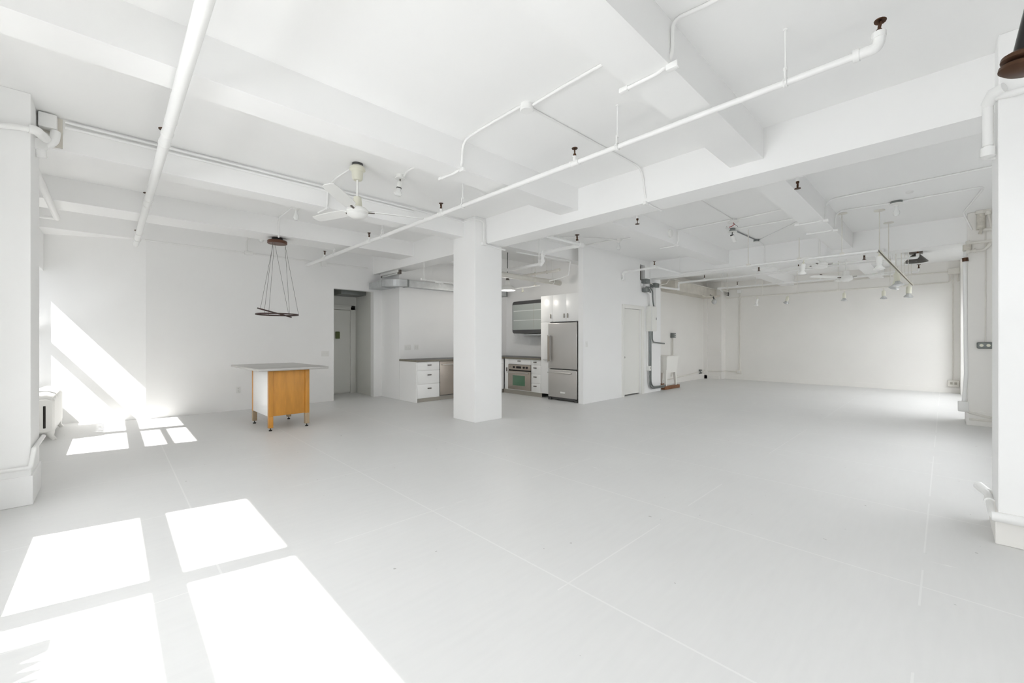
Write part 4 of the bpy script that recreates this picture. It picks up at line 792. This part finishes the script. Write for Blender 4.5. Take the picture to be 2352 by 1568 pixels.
MB().box(4.385, 4.49, 10.50, 10.585, 0, 2.19, 0.004).box(4.41, 4.51, 10.515, 10.585, 0, 2.23, 0.004).box(3.45, 4.49, 10.50, 10.585, 2.12, 2.19, 0.004).box(3.45, 4.51, 10.515, 10.585, 2.12, 2.235, 0.004).build('door_casing', 'door', t)
lp = at_y(774.5, 769.5, 10.545); MB().box(lp.x-0.05, lp.x+0.05, 10.495, 10.548, lp.z-0.088, lp.z+0.088, 0.012).cyl((lp.x+0.015, 10.497, lp.z+0.05), (lp.x+0.015, 10.488, lp.z+0.05), 0.012, 12).build('door_lock', 'olive', t)

# ------------------------------------------------------------------ plates and outlets
def plate(name, label, c, w, h, axis, gang=1, kind='outlet', group='wall plates', m='plate'):
    """c = centre on the wall face; axis 'y': wall faces -Y, 'x': wall faces -X"""
    c = V(c); t = thing(name, label, kind, c, group); f = (lambda u0, u1, d0, d1, z0, z1: (c.x+u0, c.x+u1, c.y-d1, c.y-d0, c.z+z0, c.z+z1)) if axis == 'y' else (lambda u0, u1, d0, d1, z0, z1: (c.x-d1, c.x-d0, c.y+u0, c.y+u1, c.z+z0, c.z+z1))
    MB().box(*f(-w/2, w/2, 0, 0.008, -h/2, h/2), 0.003).build('cover_plate', m, t)
    for g in range(gang):
        u = (g-(gang-1)/2)*0.046
        if kind == 'outlet':
            for zz in (0.021, -0.021):
                o = MB().box(*f(u-0.015, u+0.015, 0.007, 0.011, zz-0.013, zz+0.013), 0.002).build('socket_face', m, t)
                MB().box(*f(u-0.007, u-0.004, 0.0105, 0.0118, zz-0.003, zz+0.007)).box(*f(u+0.004, u+0.007, 0.0105, 0.0118, zz-0.003, zz+0.007)).build('socket_slot', 'darksteel', o)
        else: MB().box(*f(u-0.010, u+0.010, 0.007, 0.014, -0.022, 0.022), 0.002).build('rocker', m, t)
    return t
p = at_y(547, 895, YB); plate('wall_outlet', 'small white outlet low on the left wall, left of the island', p, 0.075, 0.118, 'y')
p = at_y(747, 812, YB); plate('switch_plate', 'white three gang switch plate on the left wall beside the doorway', p, 0.165, 0.118, 'y', 3, 'switch')
p = at_y(936, 797.5, 8.58); plate('switch_plate', 'white three gang switch plate above the left kitchen counter', p, 0.165, 0.118, 'y', 3, 'switch')
p = at_y(956, 797, 8.58); plate('wall_outlet', 'white double outlet above the left kitchen counter', p, 0.115, 0.118, 'y', 2)
p = at_y(1347, 790, 5.29); plate('switch_plate', 'white single switch on the partition wall by the refrigerator', p, 0.075, 0.118, 'y', 1, 'switch')

# ------------------------------------------------------------------ electrical panel and laundry tub
t = thing('electrical_panel', 'white wall mounted electrical panel box with a hinged door on the partition', 'electrical panel', (10.15, 5.2, 1.9))
pl = at_y(1484, 704, 5.29); Xp = pl.x; pr_ = ray(1497, 704); dY = Xp*pr_.y/pr_.x; Xq = dY*ray(1509, 704).x/ray(1509, 704).y
MB().box(Xp, Xq, dY+0.012, 5.29, 1.575, 2.215, 0.004).build('cabinet', 'doorw', t); d = MB().box(Xp+0.03, Xq-0.01, dY, dY+0.014, 1.60, 2.195, 0.003).build('door', 'doorw', t); MB().box(Xq-0.05, Xq-0.035, dY-0.006, dY, 1.87, 1.93).build('latch', 'darksteel', d)
MB().box(Xp-0.006, Xp+0.008, dY-0.004, dY+0.016, 1.60, 2.195).build('hinge', 'plate', t)
yc = 5.255; xx1 = (Xp+Xq)/2 - 0.12
conduit('thick bare steel conduits dropping from the panel to the floor and round the corner', [[(xx1+0.06, yc-0.02, 1.58), (xx1+0.06, yc-0.02, 0.11), (10.75, yc-0.0, 0.09)], [(xx1+0.105, yc-0.03, 1.58), (xx1+0.105, yc-0.03, 0.14), (10.75, yc-0.04, 0.14)]], 0.019, 'conduit', rad=0.22)
conduit('short bent steel conduit under the electrical panel', [[(xx1+0.2, yc-0.02, 1.58), (xx1+0.2, yc-0.02, 1.30), (10.72, yc-0.02, 1.26)]], 0.018, 'conduit', rad=0.18)
p = at_y(1488, 845, 5.27); conduit('thin white conduit from the panel down to a white outlet', [[(p.x, 5.272, 1.58), (p.x, 5.272, p.z)], [(p.x-0.035, 5.276, 1.58), (p.x-0.035, 5.276, p.z+0.05)]], 0.013)
t = thing('wall_outlet', 'white surface outlet box left of the steel conduits on the partition', 'outlet', p, 'wall plates'); MB().box(p.x-0.04, p.x+0.07, 5.21, 5.29, p.z-0.065, p.z+0.055, 0.008).build('box', 'plate', t); MB().box(p.x+0.0, p.x+0.03, 5.204, 5.212, p.z-0.03, p.z+0.025).build('socket_face', 'kick', t)
# boxes and pipes above the panel
p = at_y(1483, 645.5, 5.22); tag(MB().box(p.x-0.09, p.x+0.10, 5.15, 5.29, p.z-0.055, p.z+0.05, 0.006).build('junction_box', 'grey'), 'dark grey junction box at the foot of the dark wall hole', 'junction box', 'grey junction boxes')
p2 = at_y(1503, 655, 5.22); tag(MB().box(p2.x-0.10, p2.x+0.11, 5.14, 5.285, p2.z-0.06, p2.z+0.05, 0.006).build('junction_box', 'grey'), 'dark grey junction box above the electrical panel at the wall corner', 'junction box', 'grey junction boxes')
p3 = at_y(1482, 665, 5.22); tag(MB().box(p3.x-0.05, p3.x+0.09, 5.16, 5.285, p3.z-0.06, p3.z+0.05, 0.01).build('junction_box', 'grey'), 'small grey conduit fitting left of the bent panel pipes', 'junction box', 'grey junction boxes')
conduit('thick white pipe curving from grey fitting down into the electrical panel', [[p3+V((0.06, -0.0, 0.0)), at_y(1495, 676, 5.22), at_y(1496, 704, 5.22)]], 0.036, rad=0.25)
conduit('dark bent conduits looping into the top of the electrical panel', [[p3+V((-0.05, -0.05, 0.06)), at_y(1493, 660, 5.17), at_y(1499, 668, 5.17), at_y(1499, 684, 5.17), at_y(1502, 704, 5.17)], [p3+V((0.0, -0.03, 0.03)), at_y(1492, 664, 5.18), at_y(1494, 672, 5.16)]], 0.017, 'grey', rad=0.12)
conduit('two straight white conduits from the corner grey box to the electrical panel', [[at_y(1502, 660, 5.22), at_y(1502, 704, 5.22)], [at_y(1505.5, 660, 5.23), at_y(1505.5, 704, 5.23)]], 0.022)
conduit('thin conduits running from grey boxes over the boxed plaster beam', [[p+V((0.1, 0, 0)), p2+V((-0.1, 0, 0.02))], [p2+V((0.10, 0, 0.0)), at_y(1531, 651, 5.40), at_y(1538, 640, 5.45), at_y(1546, 639.5, 5.45), at_y(1578, 649, 5.49), V((15.1, 5.49, 3.10))]], 0.014, 'oldpipe', rad=0.05)
conduit('cream conduit low along the alcove wall to the corner pier', [[at_y(1545, 874, 5.88)+V((-1.4, 0, 0.0)), at_y(1590, 858, 5.88), V((15.13, 5.88, 0.27)), V((15.13, 5.33, 0.28)), V((15.13, 5.31, 0.28)), V((15.48, 5.31, 0.28)), at_x(1695, 854, 15.48)]], 0.016, 'oldpipe', rad=0.03)
t = thing('wall_outlet', 'grey metal outlet box on the alcove wall near the floor', 'outlet', at_y(1607.5, 853, 5.9), 'wall plates'); p = at_y(1607.5, 853, 5.9); MB().box(p.x-0.06, p.x+0.06, 5.84, 5.92, p.z-0.07, p.z+0.07, 0.01).build('box', 'grey', t); MB().box(p.x-0.064, p.x+0.03, 5.834, 5.842, p.z-0.012, p.z+0.012).build('socket_face', 'plate', t)
p = at_y(1545.5, 770, 5.88); t = thing('wall_outlet', 'dark grey outlet box high on the alcove wall above the tub', 'outlet', p, 'wall plates'); MB().box(p.x-0.09, p.x+0.09, 5.82, 5.92, p.z-0.075, p.z+0.075, 0.012).build('box', 'grey', t); MB().box(p.x+0.0, p.x+0.05, 5.814, 5.822, p.z-0.04, p.z-0.015).box(p.x+0.0, p.x+0.05, 5.814, 5.822, p.z+0.015, p.z+0.04).build('socket_face', 'plate', t)
conduit('pair of cream conduits dropping from the alcove outlet to the baseboard', [[p+V((-0.03, 0.01, -0.07)), V((p.x-0.03, 5.89, 0.33)), V((p.x-0.09, 5.89, 0.22))], [p+V((0.03, 0.01, -0.07)), V((p.x+0.03, 5.89, 0.26)), V((p.x+0.35, 5.89, 0.24))]], 0.012, 'oldpipe')
# laundry tub
SX, SY, sw, sd = 11.42, 5.52, 0.60, 0.56
tc = at_y(1526, 818, 5.5); SX = tc.x; t = thing('laundry_tub', 'white freestanding laundry tub on four splayed legs by the alcove wall', 'sink', (SX, SY, 0.09))
zt_, zb_ = 0.905, 0.52
def frust(x0, x1, y0, y1, X0, X1, Y0, Y1, z0, z1):
    m = MB(); A = [m.b.verts.new(v) for v in ((x0, y0, z0), (x1, y0, z0), (x1, y1, z0), (x0, y1, z0))]; B = [m.b.verts.new(v) for v in ((X0, Y0, z1), (X1, Y0, z1), (X1, Y1, z1), (X0, Y1, z1))]
    fs = [m.b.faces.new(A)] + [m.b.faces.new((A[i], A[(i+1) % 4], B[(i+1) % 4], B[i])) for i in range(4)]
    i0 = [m.b.verts.new(v) for v in ((X0+.03, Y0+.03, z1), (X1-.03, Y0+.03, z1), (X1-.03, Y1-.03, z1), (X0+.03, Y1-.03, z1))]; i1 = [m.b.verts.new(v) for v in ((x0+.04, y0+.04, z0+.03), (x1-.04, y0+.04, z0+.03), (x1-.04, y1-.04, z0+.03), (x0+.04, y1-.04, z0+.03))]
    fs += [m.b.faces.new((B[i], B[(i+1) % 4], i0[(i+1) % 4], i0[i])) for i in range(4)] + [m.b.faces.new((i0[i], i0[(i+1) % 4], i1[(i+1) % 4], i1[i])) for i in range(4)] + [m.b.faces.new(i1)]
    bmesh.ops.recalc_face_normals(m.b, faces=fs); bmesh.ops.bevel(m.b, geom=[e for e in m.b.edges], offset=0.012, segments=2, affect='EDGES'); return m
x0, x1, y0, y1 = SX-0.36, SX+0.36, SY-0.27, SY+0.27
frust(x0+0.03, x1-0.03, y0+0.03, y1-0.03, x0, x1, y0, y1, zb_, zt_).build('basin', 'tub', t)
MB().box(x0-0.02, x1+0.02, y0-0.02, y0+0.015, zt_-0.02, zt_+0.012, 0.006).box(x0-0.02, x1+0.02, y1-0.015, y1+0.02, zt_-0.02, zt_+0.012, 0.006).box(x0-0.02, x0+0.015, y0, y1, zt_-0.02, zt_+0.012, 0.006).box(x1-0.015, x1+0.02, y0, y1, zt_-0.02, zt_+0.012, 0.006).build('rim', 'tub', t)
for sx in (-1, 1):
    for sy in (-1, 1):
        bx, by = SX+sx*0.27, SY+sy*0.185
        mb = MB(); qa = [(bx+sx*0.035+u*0.022, by+sy*0.02+v*0.022, 0.085) for u, v in ((-1, -1), (1, -1), (1, 1), (-1, 1))]; qb = [(bx+u*0.05, by+v*0.045, zb_+0.02) for u, v in ((-1, -1), (1, -1), (1, 1), (-1, 1))]
        A = [mb.b.verts.new(v) for v in qa]; B = [mb.b.verts.new(v) for v in qb]; fs = [mb.b.faces.new(A), mb.b.faces.new(B)] + [mb.b.faces.new((A[i], A[(i+1) % 4], B[(i+1) % 4], B[i])) for i in range(4)]
        bmesh.ops.recalc_face_normals(mb.b, faces=fs); mb.build('leg', 'tub', t)
MB().box(x0+0.05, x1-0.05, y0+0.04, y0+0.06, zb_-0.07, zb_+0.02).box(x0+0.05, x0+0.07, y0+0.05, y1-0.05, zb_-0.07, zb_+0.02).build('skirt', 'tub', t)
for i, yy in enumerate((SY-0.185-0.02, SY+0.185+0.02)):
    tag(MB().box(SX-0.46, SX+0.46, yy-0.055, yy+0.055, 0, 0.085, 0.004).build('timber_block', 'timber'), 'red brown timber block under the %s legs of the laundry tub' % ('front', 'rear')[i], 'timber', 'timber blocks')
# ------------------------------------------------------------------ far corner pipes and fittings
t = thing('corner_pipes', 'tangle of cream pipes and valves where boxed beam meets the corner pier', 'pipe', (15.1, 5.3, 2.85))
MB().tube(path([at_y(1655, 665, 5.25), at_y(1676, 669, 5.25), at_y(1677, 680, 5.25), at_y(1685, 682, 5.2)], 0.04), 0.045, 10).build('pipe_run', 'oldpipe', t); MB().cyl(at_y(1677, 671, 5.25), at_y(1677, 675, 5.25), 0.07, 12).build('valve_body', 'oldpipe', t); MB().tube([at_y(1615, 679, 5.40), at_y(1640, 681, 5.40), at_y(1666, 678, 5.40)], 0.03, 8).build('pipe_run', 'grime', t)
MB().cyl(at_y(1671.5, 673, 5.3), at_y(1671.5, 673, 5.22), 0.035, 10).cyl(at_y(1671.5, 677.5, 5.3), at_y(1671.5, 677.5, 5.22), 0.035, 10).build('open_pipe_end', 'dark', t)
p = at_y(1640.5, 692.5, 5.35); t = thing('globe_light', 'small round glass light hanging from a dark arm below the boxed beam', 'light', p); MB().lathe([(0.085*math.sin(math.radians(a)), -0.085*math.cos(math.radians(a))) for a in range(0, 181, 15)], p, n=20).build('globe', 'refl', t); MB().tube(path([p+V((0, 0.0, 0.07)), p+V((-0.02, 0.03, 0.17)), p+V((-0.1, 0.1, 0.22))], 0.05), 0.022, 8).build('arm', 'darksteel', t)
xe = XE-0.02; p = at_x(1698, 669, xe); t = thing('junction_box', 'white round cornered box on the end wall above the alcove corner', 'junction box', p, 'wall junction boxes'); MB().box(xe-0.06, XE, p.y-0.065, p.y+0.065, p.z-0.065, p.z+0.065, 0.02, 3).build('box', 'pipe', t)
b_ = at_x(1703, 853, xe); conduit('cream conduit down the left part of the end wall', [[V((xe, p.y-0.02, p.z-0.06)), V((xe, b_.y+0.05, b_.z)), ]], 0.014, 'oldpipe')
p = at_x(1698, 854, xe); t = thing('wall_outlet', 'cream outlet low on the end wall near the corner pier', 'outlet', p, 'wall plates'); MB().box(xe-0.05, XE, p.y-0.075, p.y+0.075, p.z-0.065, p.z+0.065, 0.012).build('box', 'oldpipe', t); MB().box(xe-0.056, xe-0.048, p.y-0.04, p.y-0.01, p.z-0.03, p.z+0.03).box(xe-0.056, xe-0.048, p.y+0.01, p.y+0.04, p.z-0.03, p.z+0.03).build('socket_face', 'plate', t)
p = at_x(2191.5, 623, xe); t = thing('junction_box', 'white square junction box high on the end wall at its right end', 'junction box', p, 'wall junction boxes'); MB().box(xe-0.08, XE, p.y-0.105, p.y+0.105, p.z-0.07, p.z+0.075, 0.008).build('box', 'oldpipe', t)
l = at_x(2190, 880, xe); conduit('cream conduits from the square box down and along the end wall', [[V((xe, p.y+0.02, p.z-0.06)), V((xe, p.y+0.02, l.z+0.05))], [V((xe, p.y+0.10, p.z-0.0)), V((xe, 5.2, p.z+0.01))], [V((xe, p.y+0.07, p.z-0.07)), V((xe, p.y+0.075, p.z-0.27)), V((xe, 4.9, p.z-0.28))], [V((xe, p.y-0.06, p.z-0.07)), V((xe, p.y-0.06, p.z-0.25)), V((xe, -0.26, p.z-0.24))]], 0.013, 'oldpipe')
t = thing('wall_outlet', 'cream double outlet low on the end wall near its right end', 'outlet', l, 'wall plates'); MB().box(xe-0.05, XE, l.y-0.105, l.y+0.105, l.z-0.09, l.z+0.08, 0.02).build('box', 'oldpipe', t); MB().box(xe-0.056, xe-0.048, l.y-0.06, l.y-0.015, l.z-0.03, l.z+0.03).box(xe-0.056, xe-0.048, l.y+0.015, l.y+0.06, l.z-0.03, l.z+0.03).build('socket_face', 'kick', t)

# ------------------------------------------------------------------ pipes on the far right column
xk = 9.83
def k2(x, y, d=0.0): return at_x(x, y, xk-d)
conduit('thin conduit down the face of the piped column to the grey outlet', [[k2(2264, 478), k2(2263.5, 785)]], 0.008, 'oldpipe')
p = k2(2262, 793); t = thing('wall_outlet', 'grey cast metal double outlet on the face of the piped column', 'outlet', p, 'wall plates'); MB().box(xk-0.04, xk+0.03, p.y-0.085, p.y+0.085, p.z-0.052, p.z+0.052, 0.022, 3).build('box', 'grey', t)
for s_ in (-1, 1): MB().cyl((xk-0.052, p.y+s_*0.036, p.z), (xk-0.035, p.y+s_*0.036, p.z), 0.022, 14).build('socket_face', 'cream', t)
yk = -0.20
def k3(x, y): return at_x(x, y, 9.84)
p = k3(2217, 555)
conduit('white pipe standing on the corner of the piped column with an elbow at the top', [[k3(2222, 560), k3(2219, 572), k3(2216, 590)], [k3(2216, 600), k3(2217, 700), k3(2219, 860), k3(2216, 900), k3(2213.5, 925)]], 0.024, 'pipe', rad=0.1)
t = thing('pipe_cluster', 'old painted pipes crossing the top of the piped column with lagged elbow', 'pipe', k2(2250, 560), 'column pipework')
MB().tube([k2(2219, 560, 0.03), k2(2229, 558, 0.03)], 0.042, 12).tube([k2(2228, 558, 0.03), k2(2277, 553, 0.03)], 0.022, 10).tube([k2(2219, 577, 0.03), k2(2227, 576.5, 0.03)], 0.04, 12).tube(path([k2(2226, 576.5, 0.03), k2(2262, 575, 0.03), k2(2277, 557, 0.05)], 0.06), 0.02, 10).tube([k2(2237, 575.5, 0.03), k2(2241, 575.3, 0.03)], 0.036, 12).build('pipe_run', 'oldpipe', t)
MB().tube([k2(2221, 562, 0.035), k2(2221, 576, 0.035)], 0.048, 12).build('lagging', 'chip', t); MB().tube([k2(2216.5, 592, 0.02), k2(2217.5, 600, 0.02)], 0.036, 10).build('rusted_joint', 'brown', t)
t = thing('pipe_cluster', 'chipped lagged pipe loop above it on the piped column', 'pipe', k2(2255, 510), 'column pipework')
MB().tube([k2(2253, 489, 0.04), k2(2252.5, 527, 0.04)], 0.046, 14).build('lagging', 'chip', t); MB().tube([k2(2248, 486, 0.04), k2(2277, 480.5, 0.04)], 0.035, 12).tube([k2(2253, 484, 0.04), k2(2253, 491, 0.04)], 0.06, 14).tube(path([k2(2252, 529, 0.04), k2(2277, 526, 0.04)], 0.03), 0.028, 10).tube([k2(2268, 485, 0.04), k2(2270, 493, 0.04)], 0.04, 10).tube([k2(2270, 493, 0.04), k2(2278, 525, 0.04)], 0.014, 8).build('pipe_run', 'oldpipe', t)
MB().tube([k2(2249, 529, 0.04), k2(2257, 529, 0.04)], 0.055, 12).build('elbow', 'chip', t)
p = k3(2213.5, 933); t = thing('wall_outlet', 'white outlet box at the foot of the piped column corner', 'outlet', p, 'wall plates'); MB().box(9.80, 9.90, p.y-0.055, p.y+0.065, p.z-0.08, p.z+0.08, 0.012).build('box', 'plate', t)
conduit('cream pipe low around the piped column from the corner outlet', [[k2(2218, 940), k2(2226, 947, 0.01), k2(2250, 953, 0.01), k2(2278, 960, 0.01)], [k2(2226, 962, 0), k2(2278, 967, 0)]], 0.018, 'oldpipe', rad=0.03)
# ------------------------------------------------------------------ near right column
yc_ = -0.215
def n2(x, y, d=0.03): return at_x(x, y, 4.24-d)
el = at_y(2273, 226, -0.20); el = V((4.30, -0.20, at_x(2269, 228, 4.30).z)); lo = V((4.30, -0.20, at_x(2267, 352, 4.30).z))
el = at_x(2269, 228, 4.30); lo = at_x(2266, 354, 4.34)
t = thing('wall_pipe', 'white pipe with two elbows wrapped round the top of the right column', 'pipe', el, 'column pipework')
up = V((4.20, el.y-0.06, el.z)); MB().tube(path([V((4.19, -0.95, at_x(2352, 200, 4.19).z)), V((4.19, -0.30, at_x(2300, 221, 4.19).z)), el, V((el.x, el.y, lo.z)), V((4.42, lo.y-0.0, lo.z)), V((4.44, -0.26, lo.z))], 0.035), 0.022, 12).build('pipe_run', 'pipe', t)
MB().tube([V((el.x, el.y, el.z-0.03)), V((el.x, el.y, lo.z+0.04))], 0.027, 12).build('lagging', 'pipe', t)
MB().tube([V((4.205, -0.27, el.z+0.012)), V((4.23, el.y-0.02, el.z+0.004)), el+V((0, 0, -0.035))], 0.034, 12).build('elbow', 'pipe', t); MB().tube([V((el.x, el.y, lo.z+0.03)), V((el.x, el.y, lo.z-0.03))], 0.036, 12).build('elbow', 'pipe', t)
za = at_x(2300, 1187, 4.22).z
t = thing('wall_pipe', 'white pipe low around the foot of the right column', 'pipe', (4.22, -0.3, za), 'column pipework')
MB().tube(path([V((4.21, -0.95, za)), V((4.21, -0.222, za)), V((4.70, -0.222, za+0.02)), V((4.80, -0.19, za+0.04))], 0.03), 0.022, 12).build('pipe_run', 'pipe', t); 
for p, q in ((V((4.205, -0.36, za)), V((4.205, -0.215, za))), (V((4.74, -0.222, za+0.02)), V((4.82, -0.18, za+0.045))), (V((4.5, -0.222, za+0.012)), V((4.53, -0.222, za+0.013)))): MB().cyl(p, q, 0.031, 12).build('elbow', 'pipe', t)
# black iron pipe with bronze coupling at the top right edge
pa = at_x(2358, 132, 3.0); pb_ = at_x(2374, 70, 3.0); t = thing('iron_pipe', 'black iron pipe with bronze coupling at the top right edge', 'pipe', pa)
u = (pb_-pa).normalized(); MB().tube([pa, pa+u*0.62], 0.047, 16).build('pipe_run', 'black', t)
cm = MB()
for e in (0.0, 0.04): cm.lathe([(0, 0.03), (0.06, 0.028), (0.08, 0.012), (0.08, -0.004), (0.06, -0.018), (0, -0.02)], pa-u*(0.005+e), axis=u, n=24)
cm.build('coupling', 'brown', t)
# ------------------------------------------------------------------ left column fittings
yl = 5.56
def l2(x, y, Yp=5.56): return at_y(x, y, Yp)
a, b, c_, d_ = l2(82, 259), l2(132, 269), l2(132, 303), l2(82, 291)
t = thing('pull_box', 'white metal pull box between left column and joist, pipes below it', 'junction box', a, 'ceiling junction boxes')
MB().box(-0.47, b.x, 5.50, 5.60, (c_.z+d_.z)/2, (a.z+b.z)/2, 0.01).build('box', 'pipe', t); 
MB().box(-0.475, b.x+0.03, 5.585, 5.599, 3.10, 3.365).build('backing', 'grime', t)
t = thing('pipe_cluster', 'white pipes and elbows bunched under the pull box beside the left column', 'pipe', l2(105, 320), 'column pipework')
lx = -0.44
MB().tube(path([at_y(-60, 283, 5.165), at_y(40, 291, 5.165), at_y(70, 297, 5.165)], 0.1), 0.024, 12).tube(path([at_y(66, 295, 5.16), at_y(84, 300, 5.17), at_y(104, 318, 5.42)], 0.05), 0.036, 12).tube(path([l2(128, 303, 5.52), l2(124, 325, 5.5), l2(108, 333, 5.5), l2(92, 335, 5.5)], 0.08), 0.034, 12).build('pipe_run', 'pipe', t)
MB().tube([l2(90, 333, 5.48), l2(96, 362, 5.5)], 0.034, 12).lathe([(0, -0.03), (0.05, -0.03), (0.05, 0.03), (0, 0.03)], l2(90, 333, 5.48), axis=(0, -1, 0.2), n=16).build('valve_body', 'pipe', t); MB().tube([l2(101, 305, 5.55), l2(99, 330, 5.55)], 0.03, 10).build('pipe_run', 'pipe', t)
conduit('white pipe low around the foot of the left column', [[at_y(-60, 1091, 5.17), at_y(70, 1073.5, 5.17), V((-0.462, 5.17, 0.46)), V((-0.462, 5.72, 0.46)), V((-0.462, 5.80, 0.46))]], 0.016, rad=0.02)
s1 = at_z(131, 501, 2.985)
t = thing('wall_pipe', 'white pipe running from behind the left column to the angled wall', 'pipe', s1, 'column pipework'); MB().tube([V((s1.x, 6.0, s1.z)), s1], 0.033, 12).build('pipe_run', 'pipe', t); MB().tube([at_y(84, 495, s1.y+0.05), at_y(100, 498, s1.y+0.05), at_y(128, 501, s1.y+0.05)], 0.022, 10).build('branch', 'pipe', t)
# ------------------------------------------------------------------ light
SUN, WORLD, DAY_LEFT, FILL_RIGHT, KITCHEN_FILL = 11.0, 0.25, (10.0, 0.8), (2.0, 6.0, 9.0), 22.0
sun = bpy.data.lights.new('sun', 'SUN'); so = bpy.data.objects.new('sun', sun); C.objects.link(so)
so.rotation_euler = V((1, -0.17, -1.29)).to_track_quat('-Z', 'Y').to_euler(); so.location = (-6, 4, 9)
sun.energy = SUN; sun.angle = math.radians(0.6); sun.color = (1.0, 0.985, 0.96)
w = bpy.data.worlds.new('sky'); bpy.context.scene.world = w; w.use_nodes = True
bg = w.node_tree.nodes['Background']; bg.inputs['Color'].default_value = (0.93, 0.965, 1.0, 1); bg.inputs['Strength'].default_value = WORLD
def area_lamp(name, loc, aim, sx, sy, radiance):
    """soft area lamp outside one window opening (radiance in scene units)"""
    l = bpy.data.lights.new(name, 'AREA'); l.shape = 'RECTANGLE'; l.size = sx; l.size_y = sy; l.energy = radiance*PI*sx*sy; l.color = (0.96, 0.98, 1.0)
    o = bpy.data.objects.new(name, l); C.objects.link(o); o.location = loc; o.rotation_euler = V(aim).to_track_quat('-Z', 'Z' if abs(aim[1]) > 0.5 else 'Y').to_euler(); return o
# area lamps above the openings: left stand in for sky, right are added fill
for (a, b), k_ in zip(ops, DAY_LEFT): area_lamp('window_area_lamp', (XW-1.35, (a+b)/2, 2.35), (1, 0, -0.55), 2.2, (b-a)+0.8, k_)
for (a, b), k_ in zip(wr, FILL_RIGHT): area_lamp('window_area_lamp', ((a+b)/2, -1.75, 2.7), (0, 0.75, -1), (b-a)+0.6, 2.2, k_)
pl_ = bpy.data.lights.new('kitchen_fill_light', 'POINT'); po = bpy.data.objects.new('kitchen_fill_light', pl_); C.objects.link(po)
po.location = KITCHEN_FILL_AT; pl_.energy = KITCHEN_FILL; pl_.shadow_soft_size = 0.12; pl_.color = (1.0, 0.96, 0.9)  # fill light added under the enamel pendant to brighten the kitchen
sc = bpy.context.scene
sc.cycles.max_bounces = 14; sc.cycles.diffuse_bounces = 10; sc.cycles.glossy_bounces = 4; sc.cycles.sample_clamp_indirect = 8.0; sc.cycles.caustics_reflective = False; sc.cycles.caustics_refractive = False
vs = sc.view_settings; vs.view_transform = 'Standard'; vs.look = 'None'; vs.gamma = 1.0; vs.use_curve_mapping = False; vs.exposure = 0.14
